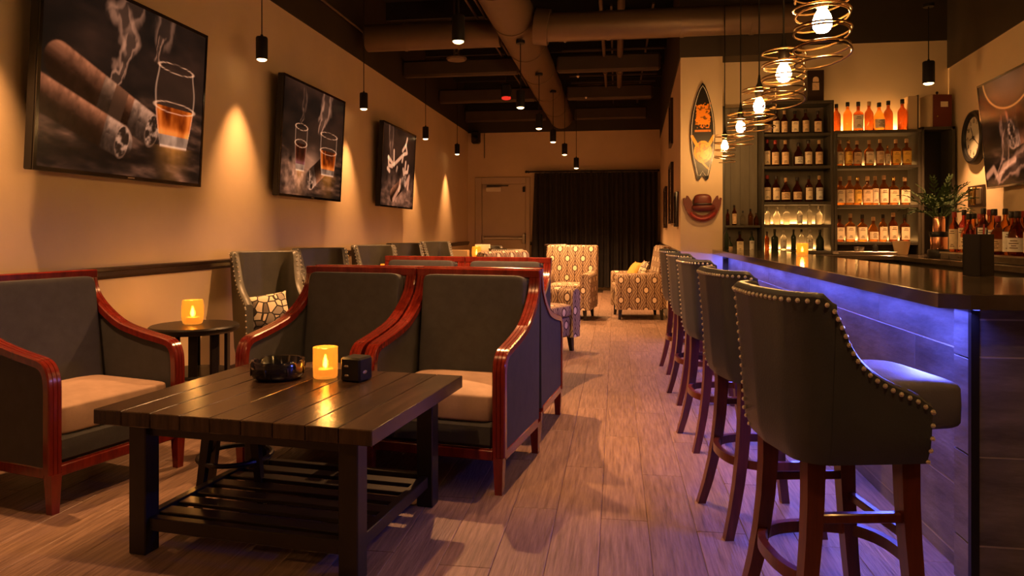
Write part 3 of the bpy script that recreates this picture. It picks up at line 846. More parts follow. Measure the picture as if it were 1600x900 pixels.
def bar_stool():
    t = empty('bar_stool')
    sh, edge, outer, n = barrel(.232, -.240, .105, .10, .605, 1.035, .748, -.160, None, .030, .040)
    sh.build('back_shell', M['leather'], t, ang=50)
    fr = [[outer(0, s) + Vector((.002, 0, 0)) for s in np.linspace(.04, .92, 8)], [outer(n - 1, s) + Vector((.002, 0, 0)) for s in np.linspace(.04, .92, 8)]]
    j = int(n * .62)
    fr.append([outer(j, s) + Vector((-.001, .001, 0)) for s in np.linspace(.03, .97, 20)])
    nb = nails(edge, .0235, .0066, fr); o = nb.build('nailhead_trim', M['nail'], t); o['kind'] = 'stuff'
    o['label'] = 'row of domed brass nailheads along the edge'
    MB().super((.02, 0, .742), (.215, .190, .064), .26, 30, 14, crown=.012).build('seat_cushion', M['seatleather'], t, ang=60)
    MB().box(-.19, .10, -.195, .195, .600, .67, .01).build('seat_base', M['leather'], t)
    for sy in (-1, 1):
        taper_leg(t, (-.165, sy * .150, .605), (-.245, sy * .192, 0), .024, .017, M['stoolwood'], 1.2)
        taper_leg(t, (.075, sy * .165, .605), (.125, sy * .185, 0), .024, .017, M['stoolwood'], .8)
    rows = []
    for i in range(49):
        a = 2 * PI * i / 48
        c, s = math.cos(a), math.sin(a)
        k = (abs(c) ** 2.6 + abs(s) ** 2.6) ** (-1 / 2.6)
        x, y = .190 * c * k, .198 * s * k
        d = Vector((x, y, 0)).normalized()
        p = Vector((x - .030, y, .285))
        rows.append([p + d * e + Vector((0, 0, f)) for e, f in ((.010, -.017), (.010, .017), (-.012, .017), (-.012, -.017), (.010, -.017))])
    MB().grid(rows).build('foot_ring', M['stoolwood'], t, ang=30)
    MB().box(.080, .100, -.15, .15, .38, .405, .003).build('stretcher', M['stoolwood'], t)
    for sy in (-1, 1):
        MB().box(-.16, .09, sy * .165 - .009, sy * .160 + .009, .44, .465, .003).build('stretcher', M['stoolwood'], t)
    return t
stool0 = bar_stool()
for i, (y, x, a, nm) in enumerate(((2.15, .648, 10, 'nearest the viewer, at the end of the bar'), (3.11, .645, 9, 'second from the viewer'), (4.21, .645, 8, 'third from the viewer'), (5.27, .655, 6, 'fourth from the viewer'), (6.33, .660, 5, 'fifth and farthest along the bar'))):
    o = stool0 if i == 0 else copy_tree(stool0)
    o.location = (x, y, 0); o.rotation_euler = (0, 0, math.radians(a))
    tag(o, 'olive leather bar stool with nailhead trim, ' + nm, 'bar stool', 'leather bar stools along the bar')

def wing_chair():
    t = empty('wing_chair')
    sh, edge, outer, n = barrel(.235, -.27, .22, .12, .21, 1.03, .64, -.10, None, .03, .055)
    sh.build('back_shell', M['olive'], t, ang=50)
    inner = [p + (Vector((0, 0, .012)) - Vector((p.x, p.y, 0)).normalized() * .03) for p in edge]
    fr = [[outer(k, s) + Vector((.003, 0, 0)) for s in np.linspace(.04, .95, 12)] for k in (0, n - 1)]
    o = nails(edge, .038, .0068, fr + [inner]).build('nailhead_trim', M['nail'], t); o['kind'] = 'stuff'
    MB().super((.03, 0, .39), (.225, .178, .07), .26, 28, 14, crown=.02).build('seat_cushion', M['olive'], t, ang=60)
    MB().box(-.20, .20, -.178, .178, .205, .33, .012).build('seat_base', M['olive'], t)
    for sx, sy in ((1, 1), (1, -1), (-1, 1), (-1, -1)):
        taper_leg(t, (sx * .17, sy * .15, .21), (sx * .19, sy * .165, 0), .022, .014, M['espresso'])
    return t
wing0 = wing_chair()
GW = 'grey leather wing chairs with nailhead trim'
wing_spots = [(-2.66, 5.25, -48, 1.0, 'grey leather wing chair with a patterned pillow, first along the left wall'),
              (-2.66, 6.36, -40, 1.0, 'grey leather wing chair second along the left wall, its nailhead back above the armchairs'),
              (-2.66, 7.85, -45, 1.0, 'grey leather wing chair third along the left wall, below the second screen'),
              (-2.66, 9.15, -35, 1.0, 'grey leather wing chair fourth along the left wall, below the third screen'),
              (-2.66, 10.75, -40, 1.0, 'grey leather wing chair fifth and farthest along the left wall'),
              (-1.55, 10.55, 80, .90, 'low grey nailhead chair turned away before the exit door'),
              (-2.18, 12.55, -60, .90, 'dark nailhead chair at the small table near the exit door')]
for i, (x, y, a, s, lb) in enumerate(wing_spots):
    o = wing0 if i == 0 else copy_tree(wing0)
    o.location = (x, y, 0); o.rotation_euler = (0, 0, math.radians(a)); o.scale = (s, s, s)
    tag(o, lb, 'armchair', GW)

def pillow(name, label, loc, rot, size, mat, cat='pillow'):
    t = MB(); n = 14; rows = []
    for side in (1, -1):
        P = []
        for i in range(n + 1):
            r = []
            for j in range(n + 1):
                u, v = i / n * 2 - 1, j / n * 2 - 1
                b = (1 - u ** 2) * (1 - v ** 2)
                k = 1 - .10 * (1 - abs(u) ** 6) * abs(v) ** 3 - .0
                k2 = 1 - .10 * (1 - abs(v) ** 6) * abs(u) ** 3
                r.append((u * size[0] * k2, side * size[2] * (b ** .55) , v * size[1] * k))
            P.append(r)
        t.grid(P)
    return tag(t.build(name, mat, ang=70, loc=loc, rot=rot), label, cat)
M['pillowpat'] = pm('mosaic_cloth', (.6, .5, .36), .8)
nt = M['pillowpat'].node_tree; p = nt.nodes['Principled BSDF']
tc = N(nt, 'ShaderNodeTexCoord'); vo = N(nt, 'ShaderNodeTexVoronoi'); vo.inputs['Scale'].default_value = 16; vo.feature = 'F1'
vd = N(nt, 'ShaderNodeTexVoronoi'); vd.feature = 'DISTANCE_TO_EDGE'; vd.inputs['Scale'].default_value = 16
L(nt, tc.outputs['Object'], vo.inputs['Vector']); L(nt, tc.outputs['Object'], vd.inputs['Vector'])
cr = N(nt, 'ShaderNodeValToRGB'); cr.color_ramp.interpolation = 'CONSTANT'
for k, (ps, c) in enumerate(((0, (.75, .62, .42)), (.4, (.18, .14, .10)), (.62, (.62, .52, .36)), (.82, (.30, .26, .20)))):
    e = cr.color_ramp.elements[k] if k < 2 else cr.color_ramp.elements.new(ps)
    e.position = ps; e.color = rgba(c)
sx = N(nt, 'ShaderNodeSeparateColor'); L(nt, vo.outputs['Color'], sx.inputs[0]); L(nt, sx.outputs[0], cr.inputs[0])
gt = N(nt, 'ShaderNodeMath', operation='GREATER_THAN'); gt.inputs[1].default_value = .07; L(nt, vd.outputs['Distance'], gt.inputs[0])
mx = N(nt, 'ShaderNodeMix', data_type='RGBA'); mx.inputs[6].default_value = (.03, .022, .016, 1); L(nt, gt.outputs[0], mx.inputs[0]); L(nt, cr.outputs[0], mx.inputs[7]); L(nt, mx.outputs[2], p.inputs['Base Color'])
pillow('throw_pillow', 'small cream and black mosaic-patterned pillow on the first grey wing chair', (-2.615, 5.13, .595), (math.radians(-14), math.radians(-7), math.radians(42)), (.165, .135, .06), M['pillowpat'])

def tub_chair():
    t = empty('patterned_armchair')
    m = M['trellis']
    MB().box(-.28, .28, -.31, .26, .15, .36, .02).build('seat_base', m, t)
    MB().super((0, -.07, .415), (.235, .285, .062), .25, 28, 14, crown=.015).build('seat_cushion', m, t, ang=60)
    for sx in (-1, 1):
        rows = []
        for y in (-.345, -.33, -.30, 0, .22, .26):
            k = .96 if y in (-.345,) else 1
            r = []
            prof = [(-.065, .14), (-.072, .3), (-.075, .54), (-.066, .595), (-.038, .622), (0, .63), (.038, .622), (.066, .595), (.075, .54), (.072, .3), (.065, .14)]
            for a, z in prof + prof[:1]:
                r.append((sx * .305 + a * k, y, .14 + (z - .14) * (.985 if k < 1 else 1) + (.02 if y > 0 else 0) * (z > .5)))
            rows.append(r)
        q = MB(); q.grid(rows); c = len(rows[0]); q.f.append(tuple(range(c - 1))); q.f.append(tuple((len(rows) - 1) * c + i for i in range(c - 1))[::-1])
        q.build('arm', m, t, ang=40)
    poly = [(.17, .15), (.33, .15), (.345, .40), (.405, .96), (.395, .99), (.36, 1.0), (.30, .995), (.275, .97), (.215, .62), (.185, .42)]
    rows = []
    for x, s in ((-.365, .97), (-.345, 1), (.345, 1), (.365, .97)):
        cy, cz = .29, .55
        rows.append([(x, cy + (a - cy) * s, cz + (b - cz) * s) for a, b in poly + poly[:1]])
    q = MB(); q.grid(rows); c = len(poly) + 1; q.f.append(tuple(range(c - 1))); q.f.append(tuple(3 * c + i for i in range(c - 1))[::-1])
    q.build('backrest', m, t, ang=40)
    for sx, y in ((1, -.28), (-1, -.28), (1, .27), (-1, .27)):
        taper_leg(t, (sx * .29, y, .15), (sx * .30, y * 1.04, 0), .026, .017, M['espresso'])
    return t
tub0 = tub_chair()
for i, (x, y, a, lb) in enumerate(((.31, 10.15, -84, 'trellis-patterned armchair at the right of the aisle, yellow pillow on it'),
                                   (-.66, 9.98, -8, 'trellis-patterned armchair facing the viewer at the left of the aisle'),
                                   (-.835, 7.08, 62, 'trellis-patterned armchair seen from the side behind the dark armchairs'))):
    o = tub0 if i == 0 else copy_tree(tub0)
    o.location = (x, y, 0); o.rotation_euler = (0, 0, math.radians(a)); tag(o, lb, 'armchair', 'trellis-patterned armchairs')
M['mustard'] = pm('mustard_cloth', (.62, .36, .06), .75, noise=.2, nscale=30)
pillow('throw_pillow', 'mustard yellow pillow on the patterned armchair right of the aisle', (.25, 10.22, .62), (math.radians(-28), 0, math.radians(-76)), (.19, .17, .07), M['mustard'])
pillow('throw_pillow', 'grey mosaic pillow leaning behind the mustard one on the patterned armchair', (.37, 10.05, .635), (math.radians(-20), 0, math.radians(-80)), (.17, .17, .06), M['pillowpat'])

# ================================================================== TABLES
ctb = thing('coffee_table', 'dark plank-topped wooden coffee table with a slatted lower shelf in the foreground', 'table', (-1.285, 2.765, 0), math.radians(-6.5))
TW, TD = 1.112, .92
bw = TW / 9
for i in range(9):
    x = -TW / 2 + bw * i
    MB().box(x + .0012, x + bw - .0012, -TD / 2, TD / 2, .496, .550, .003).build('plank', M['tabletop'], ctb)
for sx in (-1, 1):
    for sy in (-1, 1):
        MB().box(sx * .43 - .037, sx * .43 + .037, sy * .35 - .037, sy * .35 + .037, 0, .496, .004).build('leg', M['espresso'], ctb)
for sy in (-1, 1):
    MB().box(-.393, .393, sy * .35 - .014, sy * .35 + .014, .44, .496).build('apron', M['espresso'], ctb, smooth=False)
    MB().box(-.393, .393, sy * .35 - .018, sy * .35 + .018, .085, .135, .003).build('lower_rail', M['espresso'], ctb)
for sx in (-1, 1):
    MB().box(sx * .43 - .014, sx * .43 + .014, -.313, .313, .44, .496).build('apron', M['espresso'], ctb, smooth=False)
    MB().box(sx * .43 - .018, sx * .43 + .018, -.313, .313, .085, .135, .003).build('lower_rail', M['espresso'], ctb)
for k in range(6):
    y = -.26 + k * .104
    MB().box(-.412, .412, y - .032, y + .032, .112, .128, .003).build('slat', M['espresso'], ctb)

st = thing('side_table', 'round dark wooden side table with slat legs between armchair and wing chair', 'table', (-2.68, 4.27, 0))
MB().lathe([(.02, .555), (.255, .555), (.270, .568), (.272, .588), (.262, .598), (.02, .600)], 48).build('table_top', M['espresso'], st)
MB().lathe([(.02, .28), (.215, .28), (.22, .29), (.215, .302), (.02, .302)], 40).build('lower_shelf', M['espresso'], st)
for k in range(10):
    a = 2 * PI * k / 10 + .2; c, s = math.cos(a), math.sin(a)
    l = MB(); l.box(-.010, .010, -.026, .026, 0, .557, .002); l.xf(Matrix.Translation((.205 * c, .205 * s, 0)) @ Matrix.Rotation(a, 4, 'Z')); l.build('leg', M['espresso'], st)

ls = thing('low_stool', 'low round wooden stool tucked under the left of the coffee table', 'stool', (-1.68, 2.99, .0))
MB().lathe([(.02, .385), (.17, .385), (.18, .395), (.175, .41), (.02, .412)], 32).build('seat', M['espresso'], ls)
for k in range(4):
    a = PI / 4 + k * PI / 2 + .35
    taper_leg(ls, (.125 * math.cos(a), .125 * math.sin(a), .386), (.185 * math.cos(a), .185 * math.sin(a), 0), .020, .013, M['espresso'])
MB().tube([(.155 * math.cos(a), .155 * math.sin(a), .20) for a in np.linspace(0, 2 * PI, 37)[:-1]], .011, 8, closed=True).build('foot_ring', M['espresso'], ls)

# ashtray with cigar notches, carved black cube
at = thing('ashtray', 'round glossy black ashtray on the dark coffee table', 'ashtray', (-1.475, 2.985, .551))
prof_o = [(.085, 0), (.106, .010), (.117, .032), (.119, .072), (.113, .084), (.102, .082), (.094, .055), (.080, .026), (.0, .020)]
rows = []
for i in range(65):
    a = 2 * PI * i / 64; nt_ = max(0, math.cos(2 * a + .6)) ** 24
    rows.append([(r * math.cos(a), r * math.sin(a), z - (.014 * nt_ if z > .05 else 0)) for r, z in prof_o])
m = MB(); m.grid(rows); m.lathe([(.0, .0005), (.085, .0005)], 64, cap=False); m.build('bowl', M['blackgloss'], at, ang=50)
for k in range(8):
    a = 2 * PI * k / 8
    MB().super((.1185 * math.cos(a), .1185 * math.sin(a), .040), (.004, .004, .018), 1.0, 10, 8).build('raised_motif', M['blackgloss'], at)
cu = thing('tea_light_cube', 'black carved cube beside the candle on the coffee table', 'holder', (-1.118, 2.995, .551), math.radians(-14))
MB().box(-.050, .050, -.050, .050, 0, .104, .008).build('block', M['black'], cu)
for dx, dz in ((-.018, .066), (-.016, .026)):
    MB().super((dx, -.050, dz), (.012, .003, .006), 1.0, 12, 6).build('carved_leaf', M['steel'], cu)
MB().super((.050, -.01, .04), (.003, .016, .008), 1.0, 12, 6).build('carved_leaf', M['steel'], cu)

# small tables further back with candles, boxes and a bowl
def small_table(label, x, y, z, w, d):
    t = thing('small_table', label, 'table', (x, y, 0))
    MB().box(-w / 2, w / 2, -d / 2, d / 2, z - .03, z, .004).build('table_top', M['espresso'], t)
    MB().box(-.04, .04, -.04, .04, .03, z - .03, .004).build('pedestal', M['espresso'], t)
    MB().box(-.2, .2, -.2, .2, 0, .03, .006).build('base', M['espresso'], t)
small_table('small dark square table beside the second wing chair by the left wall', -2.33, 7.05, .74, .42, .42)
candle('small lit amber candle on the square table behind the joined armchairs', (-2.31, 7.0, .741), .05, .125)
small_table('dark table holding a candle and boxes near the exit door', -2.30, 11.5, .76, 1.1, .6)
candle('lit amber candle on the rear table in front of a white box', (-2.22, 11.35, .761), .075, .19)
tag(MB().box(-.12, .12, -.05, .05, 0, .22, .006).build('menu_box', M['white'], loc=(-2.17, 11.62, .761)), 'white menu box behind the candle on the rear table', 'box')
tag(MB().box(-.14, .14, -.08, .08, 0, .13, .006).build('carton_box', M['carton'], loc=(-2.52, 11.5, .761)), 'low tan box left of the candle on the rear table', 'box')
bo = thing('bowl', 'wide black bowl on the rear table right of the white box', 'bowl', (-1.88, 11.4, .761))
MB().lathe([(.06, 0), (.10, .02), (.145, .10), (.15, .16), (.14, .16), (.10, .05), (.02, .03)], 28).build('bowl_body', M['black'], bo)
t = thing('display_pedestal', 'tan pedestal box with a dark lid between the patterned chairs', 'pedestal', (-.92, 11.15, 0))
MB().box(-.13, .13, -.13, .13, 0, .97, .006).build('box_body', M['carton'], t)
MB().box(-.17, .17, -.15, .15, .97, .995, .006).build('lid', M['rail'], t)

# ================================================================== BAR
bar = thing('bar_counter', 'long stone-topped bar counter clad in large stone-look tiles with blue light under the top', 'bar counter')
poly = [(1.035, 2.50), (1.11, 2.447), (2.62, 2.447), (2.62, 3.36), (1.665, 3.36), (1.665, 7.985), (1.035, 7.985)]
def chamfer_slab(poly, z0, z1, b):
    m = MB(); n = len(poly); P = [Vector((x, y, 0)) for x, y in poly]
    ins = []
    for i in range(n):
        a, p, c = P[i - 1], P[i], P[(i + 1) % n]
        d1, d2 = (p - a).normalized(), (c - p).normalized()
        n1, n2 = Vector((-d1.y, d1.x, 0)), Vector((-d2.y, d2.x, 0))
        k = (n1 + n2); k = k / max(.2, k.dot(n1)); ins.append(p + k * b)
    vs = [(p.x, p.y, z0) for p in P] + [(p.x, p.y, z1 - b) for p in P] + [(p.x, p.y, z1) for p in ins]
    fs = [tuple(range(n))[::-1], tuple(range(2 * n, 3 * n))]
    for r in (0, 1):
        fs += [(r * n + i, r * n + (i + 1) % n, (r + 1) * n + (i + 1) % n, (r + 1) * n + i) for i in range(n)]
    return m.add(vs, fs)
chamfer_slab(poly, .951, 1.0, .003).build('counter_top', M['slab'], bar, smooth=False)
MB().box(1.2008, 1.62, 2.60, 7.985, 0, .950).box(1.62, 2.6, 2.60, 3.2, 0, .950).box(1.2, 2.6, 2.5858, 2.60, 0, .944).build('core', M['grout'], bar, smooth=False)
rowsz = [(0.0, .051), (.055, .296), (.300, .539), (.543, .784), (.788, .945)]
tl = {}
def tile(x0, x1, y0, y1, z0, z1):
    MB().box(x0, x1, y0, y1, z0, z1, .0015).build('tile', M['tile'], bar, smooth=False)
for r, (z0, z1) in enumerate(rowsz):
    y = 2.71 if r % 2 else 2.71
    st_ = [1.2, .62, .95, .4, .8][r]
    while y < 7.98:
        e = min(7.98, y + st_); st_ = 1.2
        tile(1.200, 1.2135, y + .0004, e - .0004, z0, z1); y = e
# corner post and end face
for z0, z1 in [(0, .148), (.152, .445), (.45, .770), (.774, .945)]:
    tile(1.172, 1.2135, 2.60, 2.706, z0, z1)
for z0, z1 in [(0, .148), (.152, .445), (.448, .778), (.782, .903), (.907, .945)]:
    x = 1.20
    tile(1.198, 2.1, 2.585, 2.5985, z0, z1); tile(2.103, 2.6, 2.585, 2.5985, z0, z1)
MB().box(1.170, 1.196, 2.578, 2.5985, 0, .945).build('corner_trim', M['black'], bar, smooth=False)
MB().box(1.155, 1.170, 2.52, 7.95, .942, .9505).build('light_strip', M['ledblue'], bar, smooth=False)
la = light('blue_bar_light', 'AREA', (1.150, 5.22, .940), LED, (.10, .125, 1.0), bar, shape='RECTANGLE', size=.02, size_y=5.42)
seat_fill = light('blue_bar_light', 'AREA', (1.12, 2.74, .944), 8.5, (.10, .125, 1.0), bar, shape='RECTANGLE', size=.02, size_y=.26)  # extra light added beside the strip to turn the nearest seat blue
seat_fill.rotation_euler = (0, math.radians(48), 0)
la.rotation_euler = (0, math.radians(26), 0)

# back counters
bc = thing('back_counter', 'dark back counter under the bottle shelves', 'counter')
MB().box(1.675, 3.44, 7.62, 8.295, .91, .955, .004).build('counter_top', M['slab'], bc)
MB().box(1.69, 3.43, 7.68, 8.295, 0, .91).build('body', M['shelfwood'], bc, smooth=False)
for k in range(4):
    MB().box(1.71 + k * .43, 2.12 + k * .43, 7.665, 7.68, .08, .88, .004).build('cabinet_door', M['shelfwood'], bc)
sc_ = thing('side_counter', 'dark side counter along the right wall carrying liquor bottles and a fern', 'counter')
MB().box(2.74, 3.11, 4.4, 7.615, .91, .955, .004).build('counter_top', M['slab'], sc_)
MB().box(2.79, 3.10, 4.42, 7.61, 0, .91).build('body', M['shelfwood'], sc_, smooth=False)
MB().box(2.86, 3.105, 5.2, 6.86, .955, 1.018, .004).build('bottle_step', M['slab'], sc_)
MB().box(2.852, 2.860, 5.2, 6.86, 1.004, 1.018).build('step_edge', M['steel'], sc_, smooth=False)

# shelving units
def shelf_unit(label, x0, x1, z0, z1, levels, top=True, back=True):
    t = thing('bottle_shelf', label, 'shelf unit')
    MB().box(x0, x0 + .03, 8.0, 8.295, z0, z1, .003).build('side_panel', M['shelfwood'], t)
    MB().box(x1 - .03, x1, 8.0, 8.295, z0, z1, .003).build('side_panel', M['shelfwood'], t)
    MB().box(x0 + .03, x1 - .03, 8.275, 8.295, z0, z1 - .005).build('back_panel', M['shelfback'], t, smooth=False)
    for z in levels:
        MB().box(x0 + .03, x1 - .03, 8.0, 8.275, z - .032, z, .003).build('shelf_board', M['shelfwood'], t)
    if top: MB().box(x0, x1, 7.995, 8.295, z1, z1 + .032, .003).build('top_board', M['shelfwood'], t)
    return t
LZ = [2.245, 1.897, 1.514, 1.268, .990]
RZ = [1.893, 1.476, 1.086]
ul = shelf_unit('left taupe shelf unit of whiskey bottles behind the bar', 1.55, 2.288, .957, 2.555, LZ)
ur = shelf_unit('right taupe shelf unit of whiskey bottles behind the bar', 2.292, 3.15, .957, 2.23, RZ)
uc = thing('tall_cabinet', 'dark open cabinet at the right end of the bottle shelves behind the fern', 'cabinet')
MB().box(3.152, 3.18, 8.0, 8.295, .957, 2.285).build('side_panel', M['shelfwood'], uc, smooth=False)
MB().box(3.45, 3.48, 8.0, 8.295, .957, 2.285).build('side_panel', M['shelfwood'], uc, smooth=False)
MB().box(3.152, 3.48, 8.0, 8.295, 2.255, 2.285, .003).build('top_board', M['shelfwood'], uc)
MB().box(3.18, 3.45, 8.26, 8.295, .957, 2.255).build('back_panel', M['black'], uc, smooth=False)
MB().box(3.18, 3.45, 8.0, 8.26, 1.46, 1.485).build('shelf_board', M['shelfwood'], uc, smooth=False)
def strip(parent, x0, x1, z, p):
    MB().box(x0, x1, 8.255, 8.272, z + .001, z + .010).build('light_strip', M['ledwarm'], parent, smooth=False)
    l = light('shelf_strip_light', 'AREA', ((x0 + x1) / 2, 8.262, z + .016), p, (1.0, .50, .15), parent, shape='RECTANGLE', size=x1 - x0, size_y=.012)
    l.rotation_euler = (math.radians(180 - 25), 0, 0)
for z, k in zip(LZ[3:], (1.0, 1.2)) if True else zip(LZ, (.05, .05, .05, 1.0, 1.2)): strip(ul, 1.60, 2.24, z, SHELF_LED * k)
for z, k in zip([2.262] + RZ, (2.0, .8, 1.0, 1.0)): strip(ur, 2.34, 3.10, z, SHELF_LED * k)
# panelled niche left of the shelves
nb = thing('niche_panel', 'taupe board panel with a low ledge, left of the bottle shelves', 'panel')
MB().box(1.148, 1.545, 8.20, 8.298, .957, 2.56, .003).build('board', M['shelfback'], nb)
MB().box(1.148, 1.175, 8.05, 8.20, .957, 2.56, .003).build('edge_board', M['shelfwood'], nb)
MB().box(1.15, 1.545, 7.99, 8.20, .90, .955, .003).build('base_shelf', M['shelfwood'], nb)
MB().box(1.175, 1.545, 8.03, 8.20, 1.236, 1.262, .003).build('ledge', M['shelfwood'], nb)
for x in (1.26, 1.36, 1.46): MB().box(x - .002, x + .002, 8.197, 8.2005, 1.262, 2.55).build('groove', M['shelfwood'], nb, smooth=False)

# ------------------------------------------------------------------ bottles
def ring_loft(levels, seg=20):
    rows = []
    for hx, hy, z, e in levels:
        r = []
        for i in range(seg + 1):
            a = 2 * PI * i / seg; c, s = math.cos(a), math.sin(a)
            k = (abs(c) ** e + abs(s) ** e) ** (-1 / e)
            r.append((hx * c * k, hy * s * k, z))
        rows.append(r)
    m = MB(); m.grid(rows); n = seg + 1
    m.f.append(tuple(range(seg))); m.f.append(tuple((len(rows) - 1) * n + i for i in range(seg))[::-1])
    return m
KIND = {
 'round': [(.034, .034, 0, 2), (.038, .038, .006, 2), (.038, .038, .150, 2), (.034, .034, .168, 2), (.018, .018, .192, 2), (.0135, .0135, .205, 2), (.0135, .0135, .248, 2)],
 'square': [(.036, .028, 0, 5), (.040, .031, .006, 5), (.040, .031, .145, 5), (.036, .028, .160, 4), (.016, .015, .176, 2), (.0135, .0135, .185, 2), (.0135, .0135, .240, 2)],
 'squat': [(.040, .040, 0, 2), (.046, .046, .008, 2), (.046, .046, .105, 2), (.040, .040, .135, 2), (.022, .022, .165, 2), (.014, .014, .185, 2), (.014, .014, .228, 2)],
 'slim': [(.029, .029, 0, 2), (.033, .033, .006, 2), (.033, .033, .170, 2), (.029, .029, .190, 2), (.014, .014, .215, 2), (.012, .012, .228, 2), (.012, .012, .268, 2)]}
bmesh_cache = {}
def bottle_meshes(kind, glass, cap, label):
    key = (kind, glass, cap, label)
    if key in bmesh_cache: return bmesh_cache[key]
    lv = KIND[kind]
    body = ring_loft(lv).mesh('glass_body', M[glass], ang=50)
    h = lv[-1][2]; r = lv[-1][0]
    cp = MB().lathe([(r + .002, h - .022), (r + .003, h - .020), (r + .003, h + .012), (r + .001, h + .016), (.002, h + .017)], 14).mesh('cap', M[cap])
    hx, hy, e = lv[2][0], lv[2][1], lv[2][3]; z0 = lv[1][2] + .014; z1 = lv[2][2] - .008
    rows = []
    for i in range(13):
        a = -PI / 2 + (i / 12 - .5) * (2.2 if e == 2 else 1.75); c, s = math.cos(a), math.sin(a)
        k = (abs(c) ** e + abs(s) ** e) ** (-1 / e)
        rows.append([(hx * 1.02 * c * k, hy * 1.02 * s * k, z) for z in (z0, z1)])
    lm = MB(); lm.grid(rows)
    lab = lm.mesh('paper_label', M[label], ang=60)
    il = MB(); w = hx * .55
    for zz, ww in ((z1 - .018, .7), (z1 - .032, .95), (z0 + .030, .5), (z0 + .018, .8)):
        il.add([(-w * ww, -hy * 1.05, zz), (w * ww, -hy * 1.05, zz), (w * ww, -hy * 1.05, zz + .005), (-w * ww, -hy * 1.05, zz + .005)], [(0, 1, 2, 3)])
    ink = il.mesh('label_print', M['ink'], smooth=False)
    bmesh_cache[key] = (body, cp, lab, ink); return bmesh_cache[key]
def put(name, me, parent):
    o = bpy.data.objects.new(name, me); COL.objects.link(o); o.parent = parent; return o
def bottle(label, loc, kind, glass, cap, lab, s=1.0, group=None, rz=0.0, ink=True):
    t = thing('liquor_bottle', label, 'bottle', loc, rz, group); t.scale = (s, s, s)
    b, c, l, k = bottle_meshes(kind, glass, cap, lab or 'cream')
    put('glass_body', b, t); put('cap', c, t)
    if lab:
        q = put('paper_label', l, t)
        if ink: put('label_print', k, q)['kind'] = 'stuff'
    return t
ORD = ['first', 'second', 'third', 'fourth', 'fifth', 'sixth', 'seventh', 'eighth', 'ninth', 'tenth', 'eleventh']
rb = random.Random(5)
words = {'amber': 'amber', 'darkamber': 'dark amber', 'glass': 'clear', 'redglass': 'red', 'green': 'black-green'}
lw = {'cream': 'cream label', 'tanlabel': 'tan label', 'yellowlabel': 'yellow label', 'greylabel': 'white label', None: 'no label'}
def row(unit, shelf, xs, z, glasses, kinds, caps, labs, scales, y=8.10):
    for i, x in enumerate(xs):
        g, k, c, l = glasses[i % len(glasses)], kinds[i % len(kinds)], caps[i % len(caps)], labs[i % len(labs)]
        bottle('%s bottle, %s, %s from left, %s shelf, %s unit' % (words[g], lw[l], ORD[i], shelf, unit), (x, y + rb.uniform(-.02, .02), z + .001), k, g, c, l, scales[i % len(scales)] * (1.06 if 'fourth' not in shelf and unit + shelf != 'leftlowest' else 1.0), 'bottles on the shelves behind the bar', rb.uniform(-.12, .12))
row('left', 'top', [1.630, 1.722, 1.808, 1.911, 2.029, 2.155], LZ[0], ['darkamber'], ['squat', 'round', 'round', 'square', 'round', 'square'], ['capblack', 'capblack', 'cork', 'capblack'], ['tanlabel', 'cream', 'tanlabel', 'cream', 'tanlabel'], [.92, .96, .92])
row('left', 'second', [1.628, 1.712, 1.812, 1.95, 2.056, 2.167], LZ[1], ['darkamber'], ['slim', 'round', 'round', 'squat', 'round', 'round'], ['capred', 'capred', 'cork', 'capblack', 'capblack', 'cork'], ['cream', 'tanlabel', 'tanlabel', 'greylabel', 'cream', 'tanlabel'], [.98, 1.02, 1.0])
row('left', 'third', [1.630, 1.716, 1.818, 1.944, 2.056, 2.167], LZ[2], ['darkamber'], ['round', 'round', 'squat', 'squat', 'round', 'round'], ['capred', 'capblack', 'cork', 'capblack', 'capblack', 'cork'], ['cream', 'cream', 'tanlabel', 'tanlabel', 'cream', 'greylabel'], [1.04, 1.0, 1.0])
row('left', 'fourth', [1.632, 1.730, 1.832, 1.964, 2.062, 2.16], LZ[3], ['glass'], ['round', 'squat', 'square', 'round', 'slim', 'squat'], ['steel'], [None, None, None, 'greylabel', None, None], [.74, .82, .80, .74])
row('left', 'lowest', [1.622, 1.705, 1.80, 1.90, 1.985, 2.075, 2.175], LZ[4], ['darkamber', 'green', 'glass', 'green', 'glass', 'glass', 'green'], ['slim', 'square', 'round', 'slim', 'slim', 'round', 'squat'], ['capblack', 'capblack', 'steel'], [None, None, 'greylabel', None, None, 'greylabel', None], [.72, .90, .84, .80, .80, .86, .92])
row('right', 'top', [2.336, 2.453, 2.556, 2.665, 2.767, 2.869, 3.0], 2.262, ['darkamber', 'amber', 'darkamber', 'darkamber', 'amber', 'darkamber', 'darkamber'], ['round', 'round', 'square', 'round', 'squat', 'round', 'round'], ['capblack', 'capblack', 'capblack', 'cork'], [None, None, 'cream', None, 'cream', None, None], [1.05, 1.12, 1.15, 1.12, 1.16, 1.15, 1.18])
row('right', 'second', [2.372, 2.458, 2.553, 2.665, 2.774, 2.856, 2.935, 3.045], RZ[0], ['amber', 'amber', 'darkamber', 'amber', 'darkamber', 'amber', 'amber'], ['round', 'round', 'square', 'square', 'round', 'slim', 'square', 'square'], ['cork', 'gold', 'cork', 'cork'], ['cream', 'yellowlabel', 'tanlabel', 'cream', 'tanlabel', 'cream', 'yellowlabel', 'yellowlabel'], [1.0, 1.0, 1.0, 1.0, 1.0, .72, 1.02, 1.04])
